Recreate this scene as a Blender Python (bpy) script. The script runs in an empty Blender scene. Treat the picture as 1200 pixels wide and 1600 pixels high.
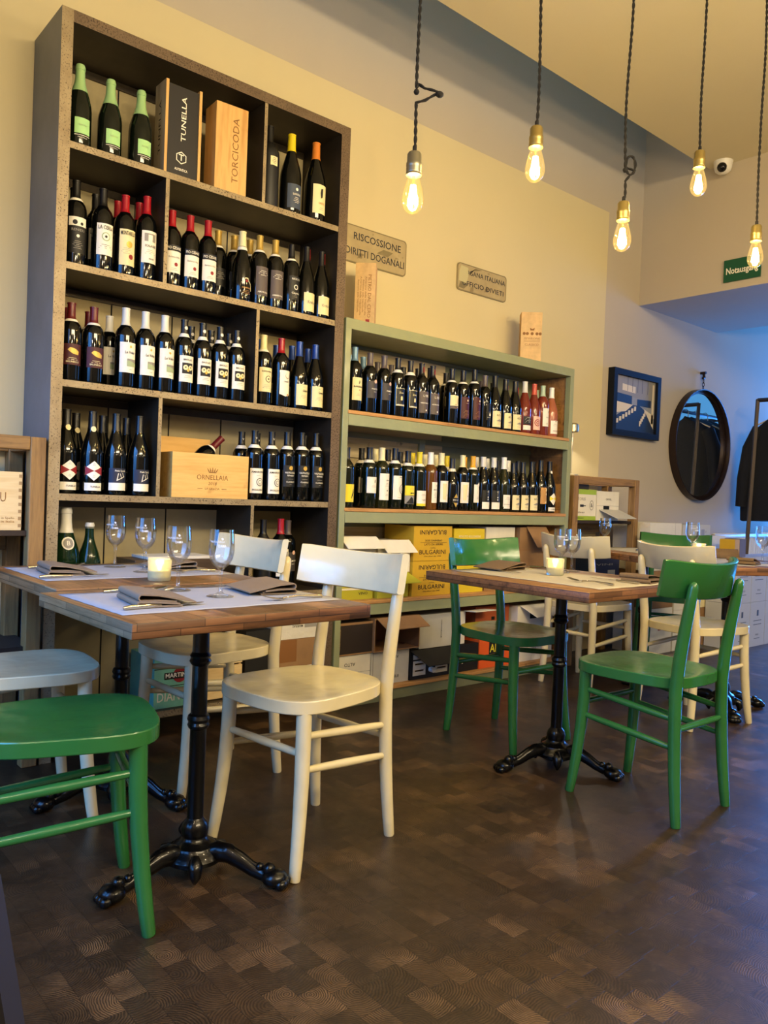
import bpy, bmesh, math, random
from mathutils import Vector, Matrix
random.seed(11)
PI = math.pi
S = bpy.context.scene
COL = S.collection

# ------------------------------------------------------------------ camera
YAW, PITCH, ROLL, CAMH = 0.8585, 0.01718, 0.03845, 1.05
fw = Vector((math.cos(YAW)*math.cos(PITCH), math.sin(YAW)*math.cos(PITCH), -math.sin(PITCH)))
r0 = Vector((math.sin(YAW), -math.cos(YAW), 0)); u0 = r0.cross(fw)
cr, sr = math.cos(ROLL), math.sin(ROLL)
rv = cr*r0 + sr*u0; uv = -sr*r0 + cr*u0
camd = bpy.data.cameras.new('camera'); cam = bpy.data.objects.new('camera', camd); COL.objects.link(cam)
camd.sensor_fit = 'VERTICAL'; camd.sensor_height = 36; camd.lens = 36*1229.25/1600; camd.clip_start = .02
cam.matrix_world = Matrix(((rv.x, uv.x, -fw.x, 0), (rv.y, uv.y, -fw.y, 0), (rv.z, uv.z, -fw.z, CAMH), (0, 0, 0, 1)))
S.camera = cam

# ------------------------------------------------------------------ world, view, large lights
S.view_settings.view_transform = 'Standard'; S.view_settings.look = 'None'
S.view_settings.exposure = 0.82; S.view_settings.gamma = 1; S.view_settings.use_curve_mapping = False
W = bpy.data.worlds.new('world'); S.world = W; W.use_nodes = True
W.node_tree.nodes['Background'].inputs[0].default_value = (.14, .52, 1, 1)
W.node_tree.nodes['Background'].inputs[1].default_value = .45

def area(name, loc, target, sx, sy, power, col, spread=180):
    l = bpy.data.lights.new(name, 'AREA'); l.shape = 'RECTANGLE'; l.size = sx; l.size_y = sy
    l.energy = power; l.color = col; l.spread = math.radians(spread)
    o = bpy.data.objects.new(name, l); COL.objects.link(o); o.location = loc
    o.rotation_euler = (Vector(target)-Vector(loc)).to_track_quat('-Z', 'Y').to_euler()
    return o
area('daylight_street_window', (-.95, 1.8, 1.60), (.8, 2.35, 0.35), 1.9, 1.9, 28, (.09, .36, 1), 100)
area('daylight_door_glass', (9.92, 2.66, 1.5), (7.0, 2.75, 1.3), 1.1, 2.3, 175, (.04, .27, 1), 160)
area('daylight_side_window', (7.9, -2.9, 1.5), (6.5, 2.0, 0.2), 2.2, 2.0, 9, (.30, .55, 1), 120)
area('warm_ceiling_wash', (1.6, -2.4, 3.25), (1.8, 3.3, 1.2), 3.4, .4, 100, (1, .805, .50))
# the other rows of bare bulbs hanging across the room, behind and above the viewer
for i, (bx_, by_, bz_) in enumerate(((-.3, .35, 2.3), (.9, .30, 2.15), (2.1, .25, 2.3), (3.3, .2, 2.1), (4.5, .15, 2.25), (.3, -1.2, 2.2), (1.7, -1.25, 2.3), (3.1, -1.3, 2.15), (4.5, -1.3, 2.3))):
    l = bpy.data.lights.new('row_bulb', 'POINT'); l.energy = 13; l.color = (1, .79, .47); l.shadow_soft_size = .03
    o = bpy.data.objects.new('row_bulb', l); COL.objects.link(o); o.location = (bx_, by_, bz_)

# ------------------------------------------------------------------ materials
def lin(h):
    h = h.lstrip('#'); v = [int(h[i:i+2], 16)/255 for i in (0, 2, 4)]
    return tuple(c/12.92 if c <= .04045 else ((c+.055)/1.055)**2.4 for c in v)+(1,)
MC = {}
def mat(name, color='#808080', rough=.5, metal=0, emit=0, ecol=None, coat=0, trans=0, ior=1.45, spec=.5, bump=0, bscale=60, var=0, vscale=4, alpha=1):
    if name in MC: return MC[name]
    m = bpy.data.materials.new(name); m.use_nodes = True; nt = m.node_tree; b = nt.nodes['Principled BSDF']
    c = lin(color)
    b.inputs['Base Color'].default_value = c; b.inputs['Roughness'].default_value = rough
    b.inputs['Metallic'].default_value = metal; b.inputs['Coat Weight'].default_value = coat
    b.inputs['Coat Roughness'].default_value = .08
    b.inputs['Transmission Weight'].default_value = trans; b.inputs['IOR'].default_value = ior
    b.inputs['Specular IOR Level'].default_value = spec; b.inputs['Alpha'].default_value = alpha
    if emit:
        b.inputs['Emission Color'].default_value = lin(ecol or color); b.inputs['Emission Strength'].default_value = emit
    if bump or var:
        tc = nt.nodes.new('ShaderNodeTexCoord')
    if bump:
        n = nt.nodes.new('ShaderNodeTexNoise'); n.inputs['Scale'].default_value = bscale; n.inputs['Detail'].default_value = 4
        bp = nt.nodes.new('ShaderNodeBump'); bp.inputs['Strength'].default_value = bump; bp.inputs['Distance'].default_value = .01
        nt.links.new(tc.outputs['Object'], n.inputs['Vector']); nt.links.new(n.outputs['Fac'], bp.inputs['Height']); nt.links.new(bp.outputs[0], b.inputs['Normal'])
    if var:
        n = nt.nodes.new('ShaderNodeTexNoise'); n.inputs['Scale'].default_value = vscale; n.inputs['Detail'].default_value = 6; n.inputs['Roughness'].default_value = .65
        mx = nt.nodes.new('ShaderNodeMix'); mx.data_type = 'RGBA'
        mx.inputs[6].default_value = tuple(x*(1-var) for x in c[:3])+(1,); mx.inputs[7].default_value = tuple(min(1, x*(1+var)) for x in c[:3])+(1,)
        rp = nt.nodes.new('ShaderNodeMapRange'); rp.inputs[1].default_value = .3; rp.inputs[2].default_value = .7
        nt.links.new(tc.outputs['Object'], n.inputs['Vector']); nt.links.new(n.outputs['Fac'], rp.inputs[0]); nt.links.new(rp.outputs[0], mx.inputs[0]); nt.links.new(mx.outputs[2], b.inputs['Base Color'])
    MC[name] = m; return m

class NT:
    def __init__(s, name):
        s.m = bpy.data.materials.new(name); s.m.use_nodes = True; s.t = s.m.node_tree; s.b = s.t.nodes['Principled BSDF']; MC[name] = s.m
    def n(s, ty, **kw):
        o = s.t.nodes.new('ShaderNode'+ty)
        for k, v in kw.items(): setattr(o, k, v)
        return o
    def l(s, a, b): s.t.links.new(a, b)
    def val(s, x, sock):
        if hasattr(x, 'links'): s.l(x, sock)
        else: sock.default_value = x
    def math(s, op, a, b=0.0, c=None, clamp=False):
        o = s.n('Math', operation=op); o.use_clamp = clamp; s.val(a, o.inputs[0]); s.val(b, o.inputs[1])
        if c is not None: s.val(c, o.inputs[2])
        return o.outputs[0]
    def mix(s, f, a, b, mode='MIX'):
        o = s.n('Mix', data_type='RGBA', blend_type=mode); s.val(f, o.inputs[0]); s.val(a, o.inputs[6]); s.val(b, o.inputs[7]); return o.outputs[2]
    def noise(s, v, scale, det=4, rough=.5, out='Fac'):
        o = s.n('TexNoise'); o.inputs['Scale'].default_value = scale; o.inputs['Detail'].default_value = det; o.inputs['Roughness'].default_value = rough
        s.l(v, o.inputs['Vector']); return o.outputs[out]
    def ramp(s, f, pts):
        o = s.n('ValToRGB'); s.val(f, o.inputs[0]); e = o.color_ramp.elements
        while len(e) < len(pts): e.new(.5)
        for i, (p, c) in enumerate(pts):
            e[i].position = p; e[i].color = lin(c) if isinstance(c, str) else (c, c, c, 1)
        return o.outputs[0]
    def map(s, v, scale, rot=(0, 0, 0)):
        o = s.n('Mapping'); o.inputs['Scale'].default_value = scale; o.inputs['Rotation'].default_value = rot; s.l(v, o.inputs['Vector']); return o.outputs[0]
    def bump(s, h, st, d=.01):
        o = s.n('Bump'); o.inputs['Strength'].default_value = st; o.inputs['Distance'].default_value = d; s.val(h, o.inputs['Height']); s.l(o.outputs[0], s.b.inputs['Normal'])

def wood(name, c1, c2, axis='x', scale=6, rough=.55, planks=0, dark='#2a1a10', bumpst=.25, plankscale=(5, 12), coat=0):
    if name in MC: return MC[name]
    q = NT(name); tc = q.n('TexCoord'); co = tc.outputs['Object']
    sc = {'x': (1, 14, 14), 'y': (14, 1, 14), 'z': (14, 14, 1)}[axis]
    v = q.map(co, tuple(a*scale/10 for a in sc))
    n1 = q.noise(v, 2.2, 8, .65); n2 = q.noise(v, 9, 4, .6)
    f = q.math('ADD', q.math('MULTIPLY', n1, .75), q.math('MULTIPLY', n2, .25))
    col = q.ramp(f, [(.33, c2), (.52, c1), (.68, c2)])
    if planks:
        br = q.n('TexBrick'); br.offset = .37; br.inputs['Scale'].default_value = 1
        br.inputs['Brick Width'].default_value = plankscale[0]; br.inputs['Row Height'].default_value = plankscale[1]
        br.inputs['Mortar Size'].default_value = .0012; br.inputs['Color1'].default_value = (.30, .28, .26, 1); br.inputs['Color2'].default_value = (1.5, 1.45, 1.4, 1); br.inputs['Mortar'].default_value = (.2, .2, .2, 1)
        sw = q.n('Mapping'); q.l(co, sw.inputs['Vector'])
        if planks == 'y': sw.inputs['Rotation'].default_value = (0, 0, PI/2)
        if planks == 'xz': sw.inputs['Rotation'].default_value = (PI/2, 0, 0)
        if planks == 'yz': sw.inputs['Rotation'].default_value = (0, PI/2, PI/2)
        q.l(sw.outputs[0], br.inputs['Vector'])
        col = q.mix(.8, col, br.outputs['Color'], 'MULTIPLY')
    sp = q.noise(co, 9, 3, .7)
    col = q.mix(q.ramp(sp, [(.62, 0.), (.74, .55)]), col, lin(dark))
    q.l(col, q.b.inputs['Base Color']); q.b.inputs['Roughness'].default_value = rough; q.b.inputs['Coat Weight'].default_value = coat
    q.b.inputs['Coat Roughness'].default_value = .2
    q.bump(f, bumpst, .004)
    return q.m

# floor: end-grain wood blocks
def floor_mat():
    q = NT('end_grain_blocks'); g = q.n('NewGeometry'); sx = q.n('SeparateXYZ'); q.l(g.outputs['Position'], sx.inputs[0])
    X, Y = sx.outputs[0], sx.outputs[1]
    bx, by = .060, .098
    row = q.math('FLOOR', q.math('DIVIDE', X, bx))
    wn = q.n('TexWhiteNoise', noise_dimensions='1D'); q.l(row, wn.inputs['W'])
    v = q.math('ADD', q.math('DIVIDE', Y, by), wn.outputs['Value'])
    cy = q.math('FLOOR', v); fx = q.math('FRACT', q.math('DIVIDE', X, bx)); fy = q.math('FRACT', v)
    cv = q.n('CombineXYZ'); q.l(row, cv.inputs[0]); q.l(cy, cv.inputs[1])
    w2 = q.n('TexWhiteNoise', noise_dimensions='3D'); q.l(cv.outputs[0], w2.inputs['Vector'])
    sc = q.n('SeparateColor'); q.l(w2.outputs['Color'], sc.inputs[0]); R, G, B = sc.outputs[0], sc.outputs[1], sc.outputs[2]
    dx = q.math('MULTIPLY', q.math('SUBTRACT', fx, q.math('SUBTRACT', q.math('MULTIPLY', R, 2.0), .5)), bx)
    dy = q.math('MULTIPLY', q.math('SUBTRACT', fy, q.math('SUBTRACT', q.math('MULTIPLY', G, 1.8), .4)), by)
    d = q.math('SQRT', q.math('ADD', q.math('MULTIPLY', dx, dx), q.math('MULTIPLY', dy, dy)))
    nz = q.noise(g.outputs['Position'], 26, 4, .6)
    d = q.math('ADD', d, q.math('MULTIPLY', nz, .014))
    fr = q.math('ADD', 820, q.math('MULTIPLY', B, 420))
    ring = q.math('SINE', q.math('MULTIPLY', d, fr))
    ring = q.math('MULTIPLY_ADD', ring, .5, .5)
    patch = q.ramp(q.noise(g.outputs['Position'], 1.6, 3, .6), [(.42, .04), (.60, 1.)])
    bl = q.ramp(B, [(.42, .10), (.90, 1.)])
    amt = q.math('MULTIPLY', q.math('MULTIPLY', patch, bl), .95)
    amt = q.math('MULTIPLY', q.math('ADD', amt, .14, clamp=True), q.ramp(q.noise(g.outputs['Position'], 9, 4, .7), [(.36, .25), (.62, 1.)]))
    base = q.mix(R, lin('#1a1109'), lin('#2e2013'))
    bignoise = q.noise(g.outputs['Position'], 5, 5, .7)
    base = q.mix(q.ramp(bignoise, [(.35, 0.), (.7, .55)]), base, lin('#1c130c'))
    base = q.mix(q.ramp(q.noise(g.outputs['Position'], 34, 6, .75), [(.5, 0.), (.75, .45)]), base, lin('#4a3a28'))
    light = q.mix(bignoise, lin('#8d6c47'), lin('#5d452d'))
    col = q.mix(q.math('MULTIPLY', ring, amt), base, light)
    e1 = q.math('LESS_THAN', q.math('MINIMUM', q.math('MULTIPLY', q.math('MINIMUM', fx, q.math('SUBTRACT', 1, fx)), bx), q.math('MULTIPLY', q.math('MINIMUM', fy, q.math('SUBTRACT', 1, fy)), by)), .0011)
    col = q.mix(q.math('MULTIPLY', e1, .55), col, lin('#120c08'))
    q.l(col, q.b.inputs['Base Color'])
    rr = q.math('MULTIPLY_ADD', bignoise, .30, .24); q.l(rr, q.b.inputs['Roughness'])
    q.b.inputs['Specular IOR Level'].default_value = .5
    hgt = q.math('ADD', q.math('MULTIPLY', q.math('MULTIPLY', ring, amt), .35), q.math('SUBTRACT', q.math('MULTIPLY', bignoise, .6), e1))
    q.bump(hgt, .35, .003)
    return q.m

def plaster(name, col, var=.05):
    q = NT(name); g = q.n('NewGeometry'); n = q.noise(g.outputs['Position'], 1.3, 5, .6)
    c = lin(col); q.l(q.mix(n, tuple(x*(1-var) for x in c[:3])+(1,), tuple(x*(1+var) for x in c[:3])+(1,)), q.b.inputs['Base Color'])
    q.b.inputs['Roughness'].default_value = .85; q.b.inputs['Specular IOR Level'].default_value = .2
    q.bump(q.noise(g.outputs['Position'], 60, 3), .05, .003); return q.m

def speckle(name, c1, c2, sp, thr=.62, scale=90, rough=.5, metal=.3):
    q = NT(name); tc = q.n('TexCoord'); co = tc.outputs['Object']
    a = q.mix(q.ramp(q.noise(co, 7, 5, .7), [(.3, 0.), (.7, 1.)]), lin(c1), lin(c2))
    b = q.ramp(q.noise(co, scale, 3, .6), [(thr-.04, 0.), (thr+.02, 1.)])
    k = q.ramp(q.noise(co, 4, 3, .6), [(.35, .25), (.6, 1.)])
    q.l(q.mix(q.math('MULTIPLY', b, k), a, lin(sp)), q.b.inputs['Base Color'])
    q.b.inputs['Roughness'].default_value = rough; q.b.inputs['Metallic'].default_value = metal; q.bump(b, .2, .002); return q.m

def painted(name, c, wear, base_scale=9, rough=.26, chip=.71):
    q = NT(name); tc = q.n('TexCoord'); co = tc.outputs['Object']
    n = q.noise(co, base_scale, 4, .6); cc = lin(c)
    col = q.mix(n, tuple(x*.88 for x in cc[:3])+(1,), tuple(min(1, x*1.12) for x in cc[:3])+(1,))
    ch = q.ramp(q.noise(co, 34, 5, .75), [(chip, 0.), (chip+.02, 1.)])
    q.l(q.mix(ch, col, lin(wear)), q.b.inputs['Base Color'])
    q.b.inputs['Roughness'].default_value = rough; q.b.inputs['Coat Weight'].default_value = .25; q.b.inputs['Coat Roughness'].default_value = .12
    q.bump(q.math('ADD', q.noise(co, 5, 3, .5), q.math('MULTIPLY', ch, -.15)), .45, .025); return q.m

M_FLOOR = floor_mat()
M_WALL = plaster('taupe_plaster', '#b6aa96')
M_PANEL = plaster('cream_plaster', '#cabc93')
M_CEIL = plaster('cream_ceiling', '#d6cbac')
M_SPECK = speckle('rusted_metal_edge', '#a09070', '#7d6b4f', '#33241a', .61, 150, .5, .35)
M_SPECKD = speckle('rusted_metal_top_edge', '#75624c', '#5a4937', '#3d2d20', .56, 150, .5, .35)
M_DARKMET = mat('blackened_metal_sheet', '#393229', .42, .5, var=.3, vscale=5)
M_BLUEMET = mat('grey_metal_side', '#676c74', .45, .35, var=.2, vscale=2.5)
M_BACKBD = mat('olive_backboard', '#a39672', .75, var=.18, vscale=3)
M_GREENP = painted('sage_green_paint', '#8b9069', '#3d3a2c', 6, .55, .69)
M_GREEND = painted('sage_green_paint_shaded', '#717455', '#3d3a2c', 6, .6, .69)  # same sage paint, shade on back, side and plinth put into its colour
M_RAWWOOD = wood('raw_shelf_wood', '#bd8d52', '#80582f', 'x', 5, .6)
M_RAWWOODZ = wood('raw_side_wood', '#a67a45', '#6d4c28', 'x', 4, .65, 'yz', plankscale=(3, .17))
M_PALEWOOD = wood('pale_back_plank', '#d3c198', '#a8966c', 'x', 5, .65)
M_OLDWOOD = wood('old_crate_wood', '#93703f', '#583d22', 'z', 6, .7)
M_OLDWOODX = wood('old_crate_wood_rail', '#93703f', '#583d22', 'x', 6, .7)
M_TOP = wood('reclaimed_tabletop', '#87623b', '#4b321d', 'y', 7, .38, 'y', bumpst=.3, plankscale=(.42, .085), coat=.05)
M_TOPE = wood('tabletop_brown_edge', '#7b5433', '#462c19', 'x', 7, .45, 'xz', bumpst=.3, plankscale=(.17, .0192))
M_TOPW = wood('tabletop_weathered_edge', '#8a775a', '#54462f', 'y', 9, .6, 'yz', bumpst=.4, plankscale=(.26, .0192))
M_CREAM = painted('cream_chair_paint', '#cfc39d', '#8d7f5c', 5, .24, .74)
M_GREEN = painted('green_chair_paint', '#286530', '#9fb58f', 6, .24, .725)
M_IRON = mat('black_cast_iron', '#0b0b0c', .28, .6, coat=.3, bump=.15, bscale=45)
M_GLASS = None

def thin_glass(name, col, rough=.0, gl=.12, fr=.85, em=0):
    q = NT(name); out = q.t.nodes['Material Output']
    tr = q.n('BsdfTransparent'); tr.inputs[0].default_value = col; g = q.n('BsdfGlossy'); g.inputs['Roughness'].default_value = rough
    lw = q.n('LayerWeight'); lw.inputs[0].default_value = .35
    f = q.math('MULTIPLY_ADD', lw.outputs['Fresnel'], fr, gl, clamp=True)
    mx = q.n('MixShader'); q.l(f, mx.inputs[0]); q.l(tr.outputs[0], mx.inputs[1]); q.l(g.outputs[0], mx.inputs[2]); q.l(mx.outputs[0], out.inputs[0])
    if em:
        e = q.n('Emission'); e.inputs[0].default_value = (1, .66, .22, 1); e.inputs[1].default_value = em; a = q.n('AddShader'); q.l(mx.outputs[0], a.inputs[0]); q.l(e.outputs[0], a.inputs[1]); q.l(a.outputs[0], out.inputs[0])
    return q.m
M_GLASS = thin_glass('clear_glass', (.97, .98, 1, 1), .02, .03)
M_BULBG = thin_glass('amber_bulb_glass', (1, .94, .72, 1), .02, .02, .3, .14)
M_CRYS = thin_glass('wine_glass_crystal', (.985, .99, .995, 1), .01, .03, .55)
M_FROST = mat('frosted_candle_glass', '#e6e2c4', .4, trans=.75, ior=1.3)

# ------------------------------------------------------------------ mesh builder
FC = {}
def font_mesh(txt, bold=0, shear=0):
    k = (txt, bold, shear)
    if k in FC: return FC[k]
    cu = bpy.data.curves.new('t', 'FONT'); cu.body = txt; cu.size = 1; cu.align_x = 'CENTER'; cu.align_y = 'CENTER'
    cu.resolution_u = 2; cu.offset = bold; cu.shear = shear
    ob = bpy.data.objects.new('t', cu); COL.objects.link(ob)
    dg = bpy.context.evaluated_depsgraph_get(); dg.update()
    me = bpy.data.meshes.new_from_object(ob.evaluated_get(dg))
    r = ([(v.co.x, v.co.y) for v in me.vertices], [tuple(p.vertices) for p in me.polygons])
    bpy.data.objects.remove(ob); bpy.data.curves.remove(cu); bpy.data.meshes.remove(me)
    FC[k] = r; return r

class MB:
    def __init__(s): s.v = []; s.f = []; s.m = []; s.mats = []
    def mi(s, m):
        if m not in s.mats: s.mats.append(m)
        return s.mats.index(m)
    def add(s, vs, fs, m):
        o = len(s.v); s.v += [tuple(v) for v in vs]; i = s.mi(m)
        for f in fs: s.f.append(tuple(a+o for a in f)); s.m.append(i)
    def box(s, x0, x1, y0, y1, z0, z1, m, fm=None):
        vs = [(x0, y0, z0), (x1, y0, z0), (x1, y1, z0), (x0, y1, z0), (x0, y0, z1), (x1, y0, z1), (x1, y1, z1), (x0, y1, z1)]
        fs = {'b': (0, 3, 2, 1), 't': (4, 5, 6, 7), 'f': (0, 1, 5, 4), 'k': (2, 3, 7, 6), 'l': (3, 0, 4, 7), 'r': (1, 2, 6, 5)}
        for k, f in fs.items(): s.add([vs[i] for i in f], [(0, 1, 2, 3)], (fm or {}).get(k, m))
    def obox(s, x0, x1, y0, y1, z0, z1, m):     # welded box (good for bevel)
        vs = [(x0, y0, z0), (x1, y0, z0), (x1, y1, z0), (x0, y1, z0), (x0, y0, z1), (x1, y0, z1), (x1, y1, z1), (x0, y1, z1)]
        s.add(vs, [(0, 3, 2, 1), (4, 5, 6, 7), (0, 1, 5, 4), (2, 3, 7, 6), (3, 0, 4, 7), (1, 2, 6, 5)], m)
    def quad(s, pts, m): s.add(pts, [tuple(range(len(pts)))], m)
    def prism(s, pts, z0, z1, m):
        n = len(pts); vs = [(x, y, z0) for x, y in pts]+[(x, y, z1) for x, y in pts]
        s.add(vs, [tuple(range(n-1, -1, -1)), tuple(range(n, 2*n))]+[(i, (i+1) % n, n+(i+1) % n, n+i) for i in range(n)], m)
    def lathe(s, prof, m, n=24, c=(0, 0, 0), flute=0, fn=12):
        vs = []; 
        for r, z in prof:
            for i in range(n):
                a = 2*PI*i/n; rr = r*(1+flute*math.cos(a*fn)) if flute and r > 0 else r
                vs.append((c[0]+rr*math.cos(a), c[1]+rr*math.sin(a), c[2]+z))
        fs = []
        for j in range(len(prof)-1):
            for i in range(n):
                k = (i+1) % n; fs.append((j*n+i, j*n+k, (j+1)*n+k, (j+1)*n+i))
        if prof[0][0] > 1e-5: fs.append(tuple(range(n-1, -1, -1)))
        if prof[-1][0] > 1e-5: fs.append(tuple((len(prof)-1)*n+i for i in range(n)))
        s.add(vs, fs, m)
    def tube(s, pts, rad, m, n=10, flat=1.0, up=(0, 0, 1)):
        pts = [Vector(p) for p in pts]; N = len(pts); vs = []
        if not isinstance(rad, (list, tuple)): rad = [rad]*N
        nrm = None
        for i, p in enumerate(pts):
            t = (pts[min(i+1, N-1)]-pts[max(i-1, 0)]).normalized()
            if nrm is None:
                nrm = Vector(up) if abs(t.dot(Vector(up))) < .95 else Vector((1, 0, 0))
            nrm = (nrm-t*nrm.dot(t)).normalized(); b = t.cross(nrm)
            for k in range(n):
                a = 2*PI*k/n; vs.append(p+rad[i]*(math.cos(a)*nrm+math.sin(a)*flat*b))
        fs = [tuple(range(n-1, -1, -1)), tuple((N-1)*n+k for k in range(n))]
        for i in range(N-1):
            for k in range(n):
                l = (k+1) % n; fs.append((i*n+k, i*n+l, (i+1)*n+l, (i+1)*n+k))
        s.add(vs, fs, m)
    def ball(s, c, r, m, sc=(1, 1, 1), n=12):
        prof = [(math.sin(PI*j/(n//2))*r, -math.cos(PI*j/(n//2))*r) for j in range(n//2+1)]
        vs = []
        for pr, pz in prof:
            for i in range(n):
                a = 2*PI*i/n; vs.append((c[0]+pr*math.cos(a)*sc[0], c[1]+pr*math.sin(a)*sc[1], c[2]+pz*sc[2]))
        fs = [(j*n+i, j*n+(i+1) % n, (j+1)*n+(i+1) % n, (j+1)*n+i) for j in range(n//2) for i in range(n)]
        s.add(vs, fs, m)
    def text(s, txt, fn, size, m, width=None, bold=0, shear=0, hs=1):
        vs, fs = font_mesh(txt, bold, shear)
        if not vs: return
        w = max(v[0] for v in vs)-min(v[0] for v in vs)
        kx = size*hs if width is None else width/w
        s.add([fn(x*kx, y*size) for x, y in vs], fs, m)
    def build(s, name, parent=None, bevel=0, sharp=35, loc=None, sub=0):
        me = bpy.data.meshes.new(name); me.from_pydata(s.v, [], s.f); 
        for m in s.mats: me.materials.append(m)
        for p, i in zip(me.polygons, s.m): p.material_index = i
        me.polygons.foreach_set('use_smooth', [True]*len(me.polygons)); 
        me.set_sharp_from_angle(angle=math.radians(sharp)); me.update()
        o = bpy.data.objects.new(name, me); COL.objects.link(o)
        if parent: o.parent = parent
        if loc: o.location = loc
        if bevel:
            b = o.modifiers.new('bevel', 'BEVEL'); b.width = bevel; b.segments = 2; b.limit_method = 'ANGLE'
        if sub:
            b = o.modifiers.new('sub', 'SUBSURF'); b.levels = sub; b.render_levels = sub
        return o

def nest():
    hosts = {'print': 'box_body', 'lettering': ('plate', 'box_body', 'case_body'), 'oval_seal': 'box_body', 'emblem': 'box_body', 'etched_lettering': 'glass_body', 'flaked_patch': 'plate', 'wax': 'glass_cup', 'flame': 'glass_cup'}
    for o in list(bpy.data.objects):
        k = o.name.split('.')[0]
        if o.parent and not o.parent.parent and k in hosts:
            hs = hosts[k] if isinstance(hosts[k], tuple) else (hosts[k],)
            for c in o.parent.children:
                if c.name.split('.')[0] in hs: o.parent = c; break
def tag(o, label=None, cat=None, group=None, kind=None):
    if label: o['label'] = label
    if cat: o['category'] = cat
    if group: o['group'] = group
    if kind: o['kind'] = kind
    return o
def empty(name, loc=(0, 0, 0), rz=0, label=None, cat=None, group=None, sc=1):
    o = bpy.data.objects.new(name, None); o.empty_display_size = .05; COL.objects.link(o)
    o.location = loc; o.rotation_euler = (0, 0, rz); o.scale = (sc, sc, sc) if not isinstance(sc, tuple) else sc
    return tag(o, label, cat, group)
KIDS = {}
def copy_tree(root, loc, rz=0, label=None, group=None, sc=None):
    r = root.copy(); COL.objects.link(r); r.location = loc; r.rotation_euler = (0, 0, rz)
    if sc is not None: r.scale = sc if isinstance(sc, tuple) else (sc,)*3
    if label: r['label'] = label
    if group: r['group'] = group
    for ch in list(root.children):
        c = ch.copy(); COL.objects.link(c); c.parent = r
        for g in list(ch.children):
            d = g.copy(); COL.objects.link(d); d.parent = c
    return r
def struct(o): o['kind'] = 'structure'; return o
F = lambda ox, oy, oz, U=(1, 0, 0), V=(0, 0, 1): (lambda u, v: (ox+u*U[0]+v*V[0], oy+u*U[1]+v*V[1], oz+u*U[2]+v*V[2]))

# ------------------------------------------------------------------ the room
YW = 3.39
b = MB(); b.box(-1.15, 10.2, -4.1, 3.6, -.1, 0, M_FLOOR); struct(b.build('floor'))
b = MB(); b.box(-1.15, 10.2, YW, YW+.15, 0, 4.5, M_WALL); struct(b.build('wall_left'))
b = MB(); b.box(-1.0, 4.99, YW-.014, YW, 0.0, 3.212, M_PANEL); struct(b.build('wall_panel'))
b = MB(); b.box(-1.15, 10.2, -4.15, -4, 0, 4.5, M_WALL); struct(b.build('wall_right'))
def wall_with_hole(x0, x1, ya, yb, za, zb, m):
    b = MB()
    b.box(x0, x1, -4, ya, 0, 4.5, m); b.box(x0, x1, yb, 3.39, 0, 4.5, m)
    b.box(x0, x1, ya, yb, 0, za, m); b.box(x0, x1, ya, yb, zb, 4.5, m); return b
struct(wall_with_hole(-1.15, -1.0, .8, 2.8, .55, 2.6, M_WALL).build('wall_back'))
struct(wall_with_hole(10.0, 10.15, .7, 3.25, .3, 2.7, M_WALL).build('wall_far'))
b = MB(); b.box(-1.0, 5.46, -4, 2.863, 3.518, 3.60, M_CEIL); struct(b.build('ceiling'))
b = MB(); b.box(-1.0, 5.46, 2.6, 3.39, 4.3, 4.45, M_WALL); struct(b.build('ceiling_recess'))
b = MB(); b.box(5.46, 6.716, -4, YW, 2.62, 4.45, M_WALL, {'b': M_WALL}); struct(b.build('wall_beam'))
b = MB(); b.box(6.716, 10.2, -4, YW, 3.3, 3.4, M_WALL); struct(b.build('ceiling_far'))
WF = mat('white_window_frame', '#d8d8d4', .4)
for nm, x, y0, y1, z0, z1 in (('window_1', -1.08, .8, 2.8, .55, 2.6), ('window_2', 10.06, .7, 3.25, .3, 2.7)):
    b = MB()
    for a in (y0, (y0+y1)/2-.03, y1-.06): b.box(x-.03, x+.03, a, a+.06, z0, z1, WF)
    for a in (z0, z1-.06): b.box(x-.03, x+.03, y0, y1, a, a+.06, WF)
    w = struct(b.build(nm)); b = MB(); b.box(x-.004, x+.004, y0, y1, z0, z1, M_GLASS); b.build('pane', w)

# ------------------------------------------------------------------ tall metal shelving unit
TX0, TX1, TY0, TY1, TZ = .968, 2.330, 3.05, 3.372, 2.83
T = empty('metal_shelving_unit', (TX0, TY0, 0), 0, 'tall speckled dark metal shelving unit full of wine bottles against the cream wall', 'shelf')
def tb(name, x0, x1, y0, y1, z0, z1, m, fm=None):
    b = MB(); b.box(x0-TX0, x1-TX0, y0-TY0, y1-TY0, z0, z1, m, fm); return b.build(name, T)
tb('side_panel', TX0, TX0+.043, TY0, TY1, 0, TZ, M_DARKMET, {'f': M_SPECK, 'l': M_BLUEMET})
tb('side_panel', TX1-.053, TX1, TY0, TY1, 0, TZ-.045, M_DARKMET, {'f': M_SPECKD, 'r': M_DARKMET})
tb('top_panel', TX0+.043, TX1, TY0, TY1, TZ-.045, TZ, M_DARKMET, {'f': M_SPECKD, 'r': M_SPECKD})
SH = [2.346, 1.896, 1.453, 1.022, .60, .13]
for z in SH: tb('shelf_board', TX0+.043, TX1-.053, TY0+.002, TY1-.004, z-.026, z, M_DARKMET, {'f': M_SPECK, 'b': M_DARKMET})
for x, i in ((1.858, 0), (1.406, 1), (1.852, 2), (1.406, 3), (1.858, 4), (1.62, 5)):
    top = (TZ-.045) if i == 0 else SH[i-1]-.026
    tb('divider', x-.008, x+.008, TY0+.004, TY1-.006, SH[i], top, M_DARKMET, {'f': M_SPECK})
b = MB()
b.box(.045, 1.30, .315, .319, .13, TZ-.05, M_BACKBD)
for x in (.34, .62, .885): b.box(x, x+.006, .3135, .3155, .13, TZ-.05, mat('seam_black', '#0a0908', .8))
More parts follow.
